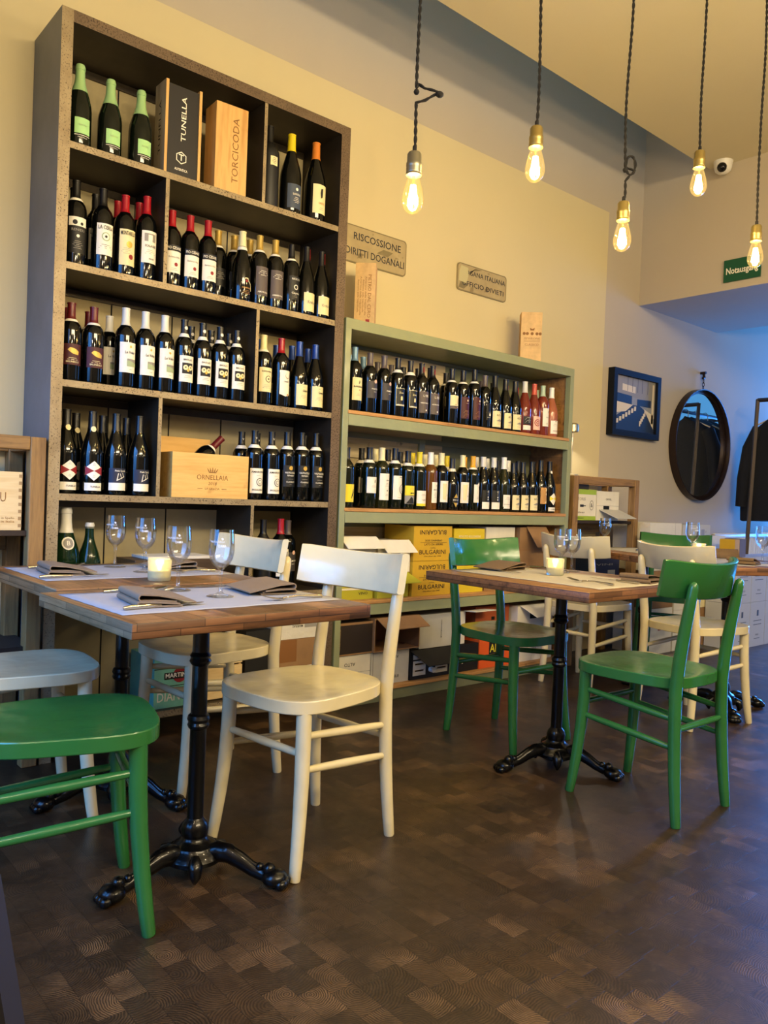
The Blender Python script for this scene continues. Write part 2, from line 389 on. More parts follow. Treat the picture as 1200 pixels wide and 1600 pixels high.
for z in [s for s in SH[:-1]]+[TZ-.0185]: b.box(.045, 1.30, .306, .3152, z-.058, z-.028, M_DARKMET)
b.build('back_panel', T)

# ------------------------------------------------------------------ green wooden bookcase
GX0, GX1, GY0, GY1, GZ = 2.345, 4.20, 3.05, 3.370, 1.925
G = empty('green_bookcase', (GX0, GY0, 0), 0, 'wide weathered sage green wooden bookcase right of the tall metal unit', 'shelf')
def gb(name, x0, x1, y0, y1, z0, z1, m, fm=None, bev=.002):
    b = MB(); b.obox(x0-GX0, x1-GX0, y0-GY0, y1-GY0, z0, z1, m); return b.build(name, G, bev)
gb('post', GX0, GX0+.036, GY0, GY0+.04, 0, GZ-.05, M_GREENP)
gb('post', GX1-.036, GX1, GY0, GY0+.04, 0, GZ-.05, M_GREENP)
gb('top_board', GX0, GX1, GY0, GY1, GZ-.052, GZ, M_GREENP)
b = MB(); b.box(GX1-.03-GX0, GX1-GX0, .042, .32, 0, GZ-.053, M_GREENP, {'l': M_RAWWOODZ}); b.build('side_panel', G)
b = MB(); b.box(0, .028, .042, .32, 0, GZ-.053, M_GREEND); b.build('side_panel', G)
for z in (1.478, .997, .530, .075):
    gb('shelf_board', GX0+.03, GX1-.032, GY0-.004, GY1-.01, z-.018, z, M_RAWWOOD)
    if z > .1: gb('front_rail', GX0+.037, GX1-.037, GY0, GY0+.03, z-.074, z-.0185, M_GREENP)
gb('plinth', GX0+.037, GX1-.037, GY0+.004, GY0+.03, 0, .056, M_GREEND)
b = MB()
for i, (z0, z1) in enumerate(((.1, .3), (.3, .52), (.56, .72), (.72, .93), (1.0, 1.13), (1.135, 1.26), (1.265, 1.40), (1.48, 1.60), (1.605, 1.73), (1.735, 1.86))):
    b.box(.03, 1.0, .312, .318, z0+.002, z1-.002, M_PALEWOOD)
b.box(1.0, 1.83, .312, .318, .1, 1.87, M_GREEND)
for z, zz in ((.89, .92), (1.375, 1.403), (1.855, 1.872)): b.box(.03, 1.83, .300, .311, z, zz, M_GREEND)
b.box(.80, .845, .298, .3115, 1.0, 1.4, M_GREENP)
b.build('back_panel', G)

# ------------------------------------------------------------------ wine bottles
GL = {'black': mat('black_bottle_glass', '#060706', .06, spec=.55), 'green': mat('dark_green_glass', '#0b120a', .07, spec=.55),
      'olive': mat('olive_bottle_glass', '#1c1f0c', .07, spec=.55), 'lime': mat('translucent_green_glass', '#15301a', .05, trans=.3, ior=1.4),
      'rose': mat('pink_wine_glass', '#6e2a1e', .06, spec=.6), 'pink': mat('pale_pink_wine_glass', '#9c5a40', .06, spec=.6), 'orange': mat('orange_wine_glass', '#5f3a14', .06, spec=.6),
      'matte': mat('matte_black_bottle', '#101010', .45)}
def cp(name, c, r=.35, metal=0): return mat('foil_'+name, c, r, metal)
CAPC = {'black': cp('black', '#100f10'), 'red': cp('red', '#9c1420', .3), 'maroon': cp('maroon', '#5e1518', .35), 'gold': cp('gold', '#b99a4c', .35, .4), 'silver': cp('silver', '#d5d3c8', .35),
        'blue': cp('blue', '#1f3f86', .3, .3), 'steel': cp('steel_blue', '#6c8fb0', .35, .2), 'taupe': cp('taupe', '#584e4e', .35), 'cream': cp('cream', '#e2d9a8', .4), 'white': cp('white', '#e8e6de', .4),
        'yellow': cp('yellow', '#d9c21a', .4), 'orange': cp('orange', '#c8762a', .35), 'green': cp('pale_green', '#9cc487', .35, .15), 'coral': cp('coral', '#c0503c', .35), 'mint': cp('mint', '#a9bfa4', .4), 'amber': cp('amber', '#e0a51c', .4)}
PW = mat('label_white', '#e9e4d6', .6); PC = mat('label_cream', '#e4d7a6', .6); INK = mat('label_ink', '#1b1a1a', .6); GREY = mat('label_grey', '#8f8b84', .6)
CR = mat('label_charcoal', '#3a3638', .55); BR = mat('label_brown_grey', '#574d49', .55); BKL = mat('label_black', '#0e0e0e', .5); RD = mat('label_red', '#8c1d22', .55); MR = mat('label_maroon', '#47181a', .55)
GD = mat('label_gold', '#c9a44a', .4, .3); NV = mat('label_navy', '#1a2138', .5); LG = mat('label_light_green', '#a3d48c', .5); YL = mat('label_yellow', '#e3d22e', .55); SB = mat('label_slate_blue', '#3b4657', .5); PK = mat('label_pink', '#e2b7a4', .55); TN = mat('label_tan', '#b98a4e', .55); GN = mat('label_sage', '#9fae86', .6)

PROF = {
 'bordeaux': (.0405, [(0, .004), (.030, 0), (.0385, .003), (.0405, .012), (.0405, .205), (.039, .220), (.034, .233), (.024, .246), (.0165, .257), (.0148, .268), (.0142, .315), (.0155, .3155), (.0155, .320), (0, .320)]),
 'burgundy': (.0430, [(0, .004), (.033, 0), (.041, .003), (.043, .012), (.043, .150), (.041, .170), (.035, .195), (.0265, .222), (.0195, .245), (.0160, .262), (.0145, .315), (.0158, .3155), (.0158, .320), (0, .320)]),
 'champagne': (.0465, [(0, .006), (.036, 0), (.0445, .003), (.0465, .012), (.0465, .145), (.0445, .168), (.037, .197), (.027, .226), (.0200, .250), (.0175, .27), (.0165, .300), (.0180, .301), (.018, .312), (.015, .320), (0, .321)])}

def bottle_proto(key, prof, glass, cap, band, items, capz=.252, category='wine bottle'):
    root = empty('wine_bottle', (0, -50, 0))
    r, p = PROF[prof]
    b = MB(); b.lathe(p, GL[glass], 20); b.build('glass_body', root, sharp=50)
    # capsule follows the neck
    cpf = [(rr+.0009, z) for rr, z in p if z >= capz and rr > 0]
    def rad(z):
        for (a, za), (c, zc) in zip(p[3:], p[4:]):
            if za <= z <= zc and zc > za: return a+(c-a)*(z-za)/(zc-za)
        return .015
    if cap:
        cpf = [(rad(capz)+.0002, capz), (rad(capz)+.0010, capz+.0005)]+[q for q in cpf if q[1] > capz+.002]
        cpf[-1] = (cpf[-1][0], p[-1][1]+.001); cpf.append((0, p[-1][1]+.0012))
        b = MB(); b.lathe(cpf, CAPC[cap], 16); b.build('capsule', root, sharp=50)
    if band:
        m, z0, z1 = band; b = MB(); b.lathe([(rad(z0)+.0012, z0), (rad((z0+z1)/2)+.0018, (z0+z1)/2), (rad(z1)+.0014, z1)], m, 16)
        b.f = b.f[:-2]; b.m = b.m[:-2]; b.build('neck_band', root, sharp=60)
    def vmid(it):
        if it[0] == 'rect': return (it[2]+it[4])/2
        if it[0] == 'poly': return sum(p_[1] for p_ in it[1])/len(it[1])
        return it[3] if it[0] == 'text' else it[2]
    bases = [(it[2], it[4]) for it in items or () if it[0] == 'rect' and (len(it) < 7 or it[6] == 0)]
    bins = {}
    for it in items or ():
        v = vmid(it); key_ = 'neck' if v >= .24 else min(range(len(bases)), key=lambda q_: max(bases[q_][0]-v, v-bases[q_][1], 0)) if bases else 0
        if key_ != 'neck' and bases and max(bases[key_][0]-v, v-bases[key_][1]) > .004: key_ = 'upper'
        bins.setdefault(key_, []).append(it)
    for key_, its in bins.items():
        b = MB()
        def strip(pts, fn):
            us = sorted(set([round(p_[0], 5) for p_ in pts]+[round(-.06+.005*i, 5) for i in range(25) if min(p_[0] for p_ in pts) < -.06+.005*i < max(p_[0] for p_ in pts)]))
            def rng(u):
                vs_ = []
                for (ua, va), (ub, vb) in zip(pts, pts[1:]+pts[:1]):
                    if min(ua, ub)-1e-6 <= u <= max(ua, ub)+1e-6:
                        if abs(ub-ua) < 1e-6: vs_ += [va, vb]
                        else: vs_.append(va+(vb-va)*(u-ua)/(ub-ua))
                return min(vs_), max(vs_)
            vs = []
            for u in us: lo, hi = rng(u); vs += [fn(u, lo), fn(u, hi)]
            return vs, [(2*i, 2*i+2, 2*i+3, 2*i+1) for i in range(len(us)-1)]
        def cyl(h, lay):
            def fn(u, v):
                z = h+v; R = rad(z)+.0006+lay*.0005; a = u/R-PI/2; return (R*math.cos(a), R*math.sin(a), z)
            return fn
        for it in its:
            if it[0] == 'rect':
                _, u0, v0, u1, v1, m, *ly = it; lay = ly[0] if ly else 0; n = max(1, int(abs(u1-u0)/.007)); fn = cyl(0, lay)
                nv = 1 if v1 < .15 and prof != 'bordeaux' or v1 < .205 else 4
                vs = [fn(u0+(u1-u0)*i/n, v0+(v1-v0)*j/nv) for j in range(nv+1) for i in range(n+1)]
                b.add(vs, [(j*(n+1)+i, j*(n+1)+i+1, (j+1)*(n+1)+i+1, (j+1)*(n+1)+i) for j in range(nv) for i in range(n)], m)
            elif it[0] == 'text':
                _, t, u, v, sz, m, *w = it; fn = cyl(v, 3)
                b.text(t, lambda x, y: fn(u+x, y), sz, m, width=w[0] if w else None, bold=.01)
            elif it[0] == 'poly':
                _, pts, m, *ly = it; fn = cyl(0, ly[0] if ly else 1); b.add(*strip(pts, fn), m)
            elif it[0] == 'disc':
                _, u, v, rr, m, *ly = it; fn = cyl(0, ly[0] if ly else 2); b.add(*strip([(u+rr*math.cos(a*PI/8), v+rr*math.sin(a*PI/8)) for a in range(16)], fn), m)
            elif it[0] == 'lines':
                _, u, v, w, n, m = it; fn = cyl(0, 2)
                for i in range(n):
                    ww = w*(.6+.4*((i*7) % 3)/2)
                    for q in (-1, 0):
                        b.quad([fn(u+ww/2*q, v-i*.0065), fn(u+ww/2*(q+1), v-i*.0065), fn(u+ww/2*(q+1), v-i*.0065+.0014), fn(u+ww/2*q, v-i*.0065+.0014)], m)
        b.build('neck_seal' if key_ == 'neck' else 'label', root, sharp=60)
    return root

R_ = lambda w, z0, z1, m, l=0: ('rect', -w, z0, w, z1, m, l)
band = (PW, .243, .254)
TY = {}
def ty(key, desc, *a, **k): TY[key] = (desc, a, k, None)
ty('prosecco', 'sparkling bottle with pale green foil', 'champagne', 'green', 'green', None, [R_(.030, .045, .105, LG), ('text', 'Extra Dry', 0, .078, .009, GN, .03), ('text', 'FRATELLI', 0, .03, .006, PW, .035), R_(.03, .038, .040, PW)], capz=.215)
TY['prosecco'][1][1:2]
ty('mattemag', 'matte black bottle with small gold label', 'bordeaux', 'matte', 'black', None, [R_(.016, .16, .195, PC), ('lines', 0, .187, .02, 4, INK)])
ty('magnum', 'magnum bottle with yellow capsule and slate label', 'burgundy', 'black', 'yellow', None, [R_(.036, .02, .115, SB), ('text', 'LAGONE', .004, .075, .011, PW, .036), ('disc', .004, .095, .006, PW), ('lines', .004, .062, .03, 4, PW)])
ty('orangecap', 'slim bottle with orange foil and cream label', 'burgundy', 'black', 'orange', None, [R_(.034, .03, .145, PC), ('text', 'OREVE', .004, .07, .012, TN, .03), ('poly', [(.0, .09), (.008, .095), (.004, .115), (.010, .13), (.0, .128), (-.003, .11)], INK, 2), ('lines', .004, .052, .025, 2, GREY)])
ty('renieri', 'red wine bottle with two-tone tree label', 'bordeaux', 'black', 'black', band, [R_(.036, .045, .178, BKL), R_(.036, .145, .178, PW, 1), ('text', 'RENIERI', 0, .130, .013, GREY, .05), ('disc', -.012, .158, .009, INK), ('disc', .014, .155, .006, INK), ('disc', 0, .108, .006, PW), ('lines', 0, .088, .04, 5, GREY)])
ty('lacerla', 'black capsule bottle with round green emblem label', 'bordeaux', 'black', 'black', None, [R_(.036, .06, .18, PW), ('text', 'LA CERLA', 0, .164, .020, INK, .062), ('disc', 0, .130, .017, GN), ('disc', 0, .130, .013, PW, 3), ('disc', 0, .13, .005, INK, 4), ('lines', 0, .098, .055, 3, INK)])
ty('monta', 'red capsule bottle with tall cream label', 'bordeaux', 'black', 'red', None, [R_(.036, .04, .18, PC), ('text', 'MONTARELLO', 0, .164, .022, INK, .062), ('disc', .004, .122, .013, GD), ('lines', -.006, .105, .045, 4, GREY), ('disc', .012, .075, .010, RD)])
ty('scala', 'red capsule bottle with castle label', 'bordeaux', 'black', 'red', None, [R_(.036, .065, .185, PW), ('rect', -.025, .145, .025, .175, GREY, 1), ('rect', -.01, .145, .008, .17, PW, 2), ('text', 'SCALA DEI', 0, .128, .012, INK, .045), ('lines', 0, .112, .045, 3, GREY), ('text', 'PRIOR', .005, .08, .008, INK)])
ty('pio', 'red capsule bottle with white-lettered black band', 'bordeaux', 'black', 'red', None, [R_(.036, .055, .145, PW), ('rect', -.036, .145, .036, .170, BKL, 1), ('text', 'PIO CESARE', 0, .157, .016, PW, .064), ('text', 'Barbera d Alba', 0, .120, .010, GREY, .05), ('disc', .008, .090, .008, RD), ('lines', 0, .072, .04, 2, GREY)])
ty('goldplain', 'dark bottle with gold capsule', 'bordeaux', 'black', 'gold', band, [R_(.034, .07, .15, BKL), ('lines', 0, .13, .045, 5, GREY)])
ty('crest', 'wide bottle with cream crest label', 'burgundy', 'black', 'cream', (PW, .235, .25), [('poly', [(-.034, .01), (.034, .01), (.034, .055), (.026, .085), (.012, .095), (.008, .108), (-.008, .108), (-.012, .095), (-.026, .085), (-.034, .055)], PC, 1), ('text', 'AMARONE', 0, .062, .010, TN, .045), ('text', 'CESARI', 0, .022, .015, INK, .044), ('disc', 0, .093, .006, RD, 3), ('lines', 0, .05, .045, 3, TN)])
ty('ripgold', 'gold capsule bottle with brown-grey label', 'bordeaux', 'black', 'gold', band, [R_(.036, .045, .175, BR), ('lines', 0, .155, .05, 4, PW), ('text', 'AMARONE', .0, .06, .010, PW, .055)])
ty('shieldblk', 'black bottle with white crest print', 'bordeaux', 'black', 'black', band, [R_(.034, .06, .17, BKL), ('text', 'RECIOTO', 0, .155, .012, PW, .045), ('disc', 0, .118, .012, PW), ('disc', 0, .118, .008, BKL, 3), ('text', 'Capitel', 0, .09, .012, PW, .045), ('lines', 0, .078, .03, 2, GREY)])
ty('kraf', 'slim bottle with low cream signature label', 'burgundy', 'black', 'black', None, [R_(.036, .02, .105, PC), ('text', 'Krafuss', .006, .062, .020, GREY, .048), ('rect', .006, .262, .013, .312, RD, 4)])
ty('brun', 'maroon capsule bottle with maroon and gold label', 'bordeaux', 'black', 'maroon', band, [R_(.037, .065, .15, MR), ('poly', [(-.02, .125), (-.012, .118), (.0, .11), (.022, .106), (.024, .120), (.01, .13), (-.01, .135)], GD, 2), ('lines', 0, .092, .05, 2, PC), ('text', 'BRUNELLO', 0, .077, .010, PC, .05)])
ty('volte', 'silver capsule bottle with landscape label', 'bordeaux', 'black', 'silver', None, [R_(.036, .06, .180, PW), ('text', 'Le Volte', .006, .140, .015, INK, .042), ('disc', .008, .163, .005, GD), ('rect', -.006, .085, .036, .115, GREY, 1), ('poly', [(-.006, .085), (.036, .085), (.036, .098), (.01, .106), (-.006, .108)], GN, 3), ('lines', .01, .072, .02, 1, GREY)], capz=.250)
ty('chianti', 'white label bottle with masked faces print', 'bordeaux', 'black', 'black', (PW, .246, .262), [R_(.036, .055, .165, PW), ('text', 'BROLIO', 0, .148, .010, INK, .04), ('rect', -.024, .090, .026, .135, INK, 1), ('disc', -.010, .115, .011, PC, 3), ('disc', .013, .115, .011, PC, 3), ('disc', -.010, .116, .003, INK, 4), ('disc', .013, .116, .003, INK, 4), ('disc', .001, .104, .006, GD, 4), ('lines', 0, .08, .04, 2, GREY), ('disc', 0, .285, .0075, PW, 4)])
ty('classico', 'cream label bottle with round seal', 'bordeaux', 'black', 'cream', band, [R_(.036, .06, .17, PC), ('text', 'BUONDONNO', 0, .152, .010, INK, .05), ('disc', .008, .118, .015, INK), ('disc', .008, .118, .0125, PC, 3), ('disc', .008, .118, .004, INK, 4), ('lines', 0, .09, .04, 3, GREY)])
ty('redshield', 'red capsule bottle with pale shield label', 'bordeaux', 'black', 'red', None, [('poly', [(-.03, .06), (.0, .05), (.034, .06), (.034, .17), (-.03, .17)], PW, 1), R_(.03, .06, .165, PW), ('disc', .010, .145, .013, GREY), ('disc', .010, .147, .011, PW, 3), ('text', 'CHIANTI', .004, .118, .009, INK, .03), ('disc', .014, .058, .006, TN, 3)])
ty('gialla', 'blue capsule bottle with pale yellow label', 'burgundy', 'black', 'blue', None, [R_(.039, .02, .118, PC), ('text', 'Gianni', .010, .088, .016, INK, .034), ('lines', 0, .065, .045, 3, GREY), ('lines', 0, .105, .02, 1, GREY)])
ty('diamond', 'burgundy bottle with red and white diamond label', 'burgundy', 'black', 'black', None, [('rect', -.036, .014, .036, .044, PW, 0), ('text', 'TUNELLA', .008, .029, .009, INK, .042), ('poly', [(-.034, .100), (0, .128), (.034, .100), (.034, .080), (0, .052), (-.034, .080)], PW, 1), ('poly', [(-.034, .073), (-.034, .107), (0, .09)], RD, 3), ('poly', [(.034, .073), (.034, .107), (0, .09)], RD, 3), ('lines', 0, .118, .014, 2, GREY), ('lines', 0, .072, .014, 2, GREY), ('disc', 0, .252, .011, PC, 4)])
ty('scribble', 'burgundy bottle with navy label and white scrawl', 'burgundy', 'black', 'black', None, [('rect', -.038, .018, .038, .048, PW, 0), ('rect', -.038, .048, .038, .105, NV, 0), ('text', 'Petit Syrah', .008, .095, .010, PW, .044), ('poly', [(-.008, .055), (-.002, .085), (.001, .086), (-.004, .058)], PW, 3), ('poly', [(-.008, .055), (.026, .072), (.027, .075), (-.006, .059)], PW, 3), ('poly', [(.006, .085), (.008, .085), (.014, .066), (.012, .064)], PW, 3), ('poly', [(.016, .088), (.018, .088), (.024, .072), (.022, .070)], PW, 3)])
ty('amarone', 'bottle with white Amarone label and white collar', 'bordeaux', 'black', 'black', (PW, .240, .256), [R_(.038, .03, .145, PW), ('text', 'AMARONE', 0, .128, .013, INK, .066), ('disc', .010, .082, .019, INK), ('disc', .010, .082, .016, PW, 3), ('disc', .010, .082, .010, INK, 4), ('disc', .010, .082, .008, PW, 5), ('text', 'BRIGALDARA', 0, .045, .011, INK, .056), ('lines', 0, .112, .03, 1, GREY), ('text', 'V', 0, .285, .014, PW)])
ty('valpol', 'black bottle lettered VALPOLICELLA RIPASSO', 'bordeaux', 'black', 'black', (PW, .240, .256), [R_(.036, .065, .165, BKL), ('disc', 0, .152, .010, GD), ('text', 'VALPOLICELLA', 0, .130, .012, PW, .060), ('text', 'RIPASSO', 0, .117, .010, PW, .036), ('lines', 0, .10, .05, 1, GREY), ('text', 'CLASSICO', 0, .087, .009, PW, .045), ('lines', 0, .075, .02, 1, GREY)])
ty('steelcap', 'steel blue capsule bottle with cream label', 'bordeaux', 'black', 'steel', None, [R_(.034, .055, .168, PC), ('poly', [(0, .135), (.008, .14), (.006, .155), (.002, .15)], INK, 2), ('text', 'BARBERA', 0, .122, .012, INK, .055), ('poly', [(.0, .105), (.012, .10), (.008, .112)], TN, 2), ('lines', 0, .085, .03, 2, GREY)])
ty('greylab', 'taupe capsule bottle with charcoal label', 'bordeaux', 'black', 'taupe', None, [R_(.036, .08, .17, CR), ('disc', .012, .168, .010, PK), ('text', 'PRIMITIVO', .010, .128, .011, PW, .045), ('lines', .01, .113, .03, 1, PW)])
ty('framelab', 'black bottle with thin framed label', 'bordeaux', 'black', 'black', (PW, .240, .258), [R_(.030, .06, .155, PC), ('rect', -.028, .066, .028, .153, BKL, 1), ('text', 'Zeni', 0, .13, .014, PC, .028), ('poly', [(-.004, .09), (.008, .09), (.008, .108), (.002, .115), (-.004, .108)], PC, 3), ('text', 'AMARONE', 0, .064, .013, PW, .052)])
ty('erelab', 'bottle with tall brown-grey lettered label', 'bordeaux', 'black', 'black', None, [R_(.036, .04, .16, BR), ('text', 'L ERE', .004, .135, .018, PW, .036), ('text', 'NEGROAMARO', 0, .095, .010, PW, .056), ('disc', .008, .055, .005, PW), ('rect', -.002, .27, .006, .30, RD, 4)])
ty('curve', 'black bottle with small square cream label', 'bordeaux', 'black', 'black', band, [R_(.034, .105, .165, PC), ('poly', [(.016, .115), (.019, .115), (.021, .135), (.024, .152), (.021, .152), (.018, .136)], INK, 2), R_(.034, .088, .104, BR), ('lines', 0, .112, .02, 1, INK)])
ty('redlab', 'bottle with tall rust red label', 'bordeaux', 'black', 'black', band, [R_(.036, .04, .165, MR), ('disc', .006, .145, .006, PC), ('lines', .006, .128, .04, 1, PC), ('lines', .004, .085, .05, 6, TN)])
ty('printblk', 'glossy black bottle with printed neck foil', 'bordeaux', 'black', 'taupe', None, [('rect', -.02, .05, .026, .15, BKL, 0), ('text', 'OLTRE', .008, .095, .012, GREY, .03), ('rect', .0, .075, .02, .09, PW, 2), ('lines', 0, .065, .05, 1, PW)])
ty('alto', 'slim bottle with yellow top and low cream label', 'burgundy', 'black', 'black', None, [R_(.040, .015, .11, PC), ('text', 'ALTO', .0, .085, .015, INK, .032), ('rect', .01, .097, .018, .106, INK, 2), ('poly', [(-.02, .05), (.03, .048), (.025, .056), (.005, .062), (-.01, .055)], GREY, 2), ('lines', 0, .033, .05, 1, GREY), ('lines', 0, .045, .04, 1, GREY)])
ty('darkrose', 'dark rose wine bottle with patterned label', 'burgundy', 'rose', 'silver', None, [R_(.040, .055, .105, INK), ('lines', 0, .098, .06, 6, PW), ('rect', -.04, .022, .04, .05, PW, 0)])
ty('pinkrose', 'orange-pink bottle with round swirl label', 'burgundy', 'rose', 'coral', None, [R_(.040, .03, .115, PK), ('disc', -.012, .075, .022, RD), ('disc', -.012, .075, .017, PK, 3), ('disc', -.012, .075, .011, RD, 4), ('disc', -.012, .075, .006, PK, 5)])
ty('mintcap', 'dark bottle with mint capsule and white label', 'bordeaux', 'rose', 'mint', None, [R_(.033, .06, .175, PW), ('rect', .012, .145, .02, .16, INK, 2), ('text', 'Rosato', .004, .118, .011, GREY, .03), ('lines', .0, .08, .03, 2, GREY)])
ty('palerose', 'pale pink bottle with white capsule', 'burgundy', 'pink', 'white', None, [R_(.035, .02, .105, PW), ('lines', 0, .085, .04, 3, GREY), ('disc', 0, .10, .004, INK), ('text', 'ROSE', 0, .038, .010, RD, .036)])
ty('white_w', 'white wine bottle with plain white label', 'bordeaux', 'green', 'black', (PW, .240, .256), [R_(.036, .08, .165, PW), ('poly', [(.008, .135), (.014, .135), (.013, .152), (.009, .150)], INK, 2), ('lines', .004, .118, .04, 2, GREY)])
ty('creamcap', 'green bottle with cream capsule and tall white label', 'bordeaux', 'olive', 'cream', None, [R_(.037, .045, .185, PW), ('text', 'vino', .010, .15, .012, INK, .022), ('lines', .008, .132, .03, 3, GREY), ('disc', .008, .095, .004, INK), ('lines', .008, .075, .03, 2, GREY)])
ty('arcs', 'green bottle with arc drawing on white label', 'bordeaux', 'green', 'black', (PW, .240, .256), [R_(.037, .05, .175, PW), ('disc', .022, .105, .025, GREY), ('disc', .024, .105, .022, PW, 3), ('disc', .024, .105, .015, GREY, 4), ('disc', .026, .105, .012, PW, 5), ('text', 'Soave', .01, .168, .009, INK, .022), ('lines', 0, .06, .04, 1, TN)])
ty('yellowlab', 'bottle with yellow label above mountain drawing', 'bordeaux', 'green', 'black', (PW, .240, .256), [R_(.037, .03, .078, GREY), R_(.037, .075, .13, YL), ('poly', [(-.03, .032), (.03, .032), (.012, .060), (.0, .070), (-.015, .05)], INK, 2), ('rect', -.006, .086, .008, .092, INK, 2), ('rect', .012, .086, .022, .092, INK, 2), ('lines', .004, .115, .04, 2, TN)])
ty('lemoncap', 'bottle with lemon capsule and white label', 'bordeaux', 'green', 'yellow', (PW, .240, .256), [R_(.036, .025, .105, PW), R_(.036, .02, .034, YL, 1), ('lines', .004, .085, .04, 2, GREY), ('text', 'Lugana', .008, .055, .012, GREY, .032)])
ty('amberwine', 'amber wine bottle with narrow white label', 'bordeaux', 'orange', 'white', None, [('rect', -.022, .04, .034, .155, PW, 0), ('text', 'R', .012, .135, .016, GREY), ('text', 'MARCHE', .006, .112, .009, INK, .036), ('lines', .006, .095, .03, 5, GREY)])
ty('prism', 'bottle with pale faceted graphic label', 'bordeaux', 'black', 'cream', None, [R_(.036, .045, .165, PW), ('poly', [(-.02, .06), (.0, .06), (.008, .15), (-.024, .15)], PC, 2), ('poly', [(.022, .09), (.034, .12), (.034, .155)], GREY, 2), ('text', 'Alba', .018, .085, .012, GREY, .022)])
ty('leaf', 'slender bottle with oval gold seal', 'burgundy', 'black', 'black', (PW, .240, .258), [('poly', [(-.02, .055), (0, .02), (.02, .055), (.02, .07), (0, .105), (-.02, .07)], GD, 1), ('rect', -.024, .048, .024, .078, BKL, 3), ('text', 'PETIT', 0, .064, .013, PW, .04)])
ty('ambercap', 'bottle with amber capsule and torn white label', 'bordeaux', 'green', 'amber', band, [('rect', -.024, .05, .036, .155, PW, 0), ('poly', [(.0, .155), (.022, .155), (.014, .17)], PW, 1), ('poly', [(.014, .12), (.018, .125), (.022, .145), (.018, .15), (.014, .14)], INK, 2), ('lines', .01, .085, .03, 3, GREY)])
ty('dots', 'bottle with dotted black label and white strip', 'burgundy', 'black', 'silver', None, [R_(.038, .055, .125, BKL), ('rect', -.038, .015, .038, .055, PW, 0), ('disc', .0, .116, .006, PW), ('disc', 0, .116, .004, BKL, 3), ('disc', .0, .10, .006, GREY), ('disc', 0, .10, .004, BKL, 3), ('disc', 0, .084, .005, PW), ('disc', 0, .070, .005, PW)], capz=.262)
ty('whitelow', 'bottle with white capsule and low white label', 'burgundy', 'olive', 'white', None, [R_(.038, .03, .10, PW), ('lines', -.006, .085, .04, 3, GREY), ('poly', [(-.036, .02), (.034, .02), (.034, .03), (-.03, .034)], PW, 1), ('rect', -.034, .044, .034, .0455, INK, 2)])
ty('tanlab', 'bottle with tan paper label', 'burgundy', 'black', 'black', None, [('rect', -.03, .055, .034, .155, TN, 0), ('disc', .016, .14, .01, PC), ('poly', [(0, .06), (.02, .062), (.028, .08), (.012, .072)], PC, 2), ('disc', .014, .115, .007, PC)])
ty('ydiamond', 'slim bottle with yellow and white diamond label', 'burgundy', 'black', 'black', None, [('rect', -.034, .012, .034, .036, PW, 0), ('text', 'TUNELLA', .002, .024, .009, INK, .045), ('poly', [(-.028, .08), (-.028, .10), (0, .125), (.028, .10), (.028, .08), (0, .05)], PW, 1), ('poly', [(-.028, .075), (-.028, .105), (0, .09)], YL, 3), ('poly', [(.028, .075), (.028, .105), (0, .09)], YL, 3), ('disc', 0, .255, .009, PW, 4)])
ty('yscrawl', 'bottle with bright yellow drawn label', 'bordeaux', 'green', 'black', None, [R_(.036, .03, .125, YL), ('poly', [(0, .05), (.004, .05), (.02, .10), (.016, .10)], INK, 2), ('poly', [(.01, .06), (.024, .085), (.022, .088), (.006, .064)], INK, 2)])
ty('greenspark', 'green bottle with silver top and round label', 'champagne', 'lime', 'silver', None, [('disc', .0, .20, .022, PW, 2), ('disc', 0, .20, .017, GREY, 3), ('text', 'B', 0, .20, .022, PW), R_(.038, .04, .13, BKL), ('lines', 0, .12, .05, 8, PW)], capz=.235)
ty('greenjug', 'squat green bottle with grey stopper', 'champagne', 'lime', 'silver', None, None, capz=.299)

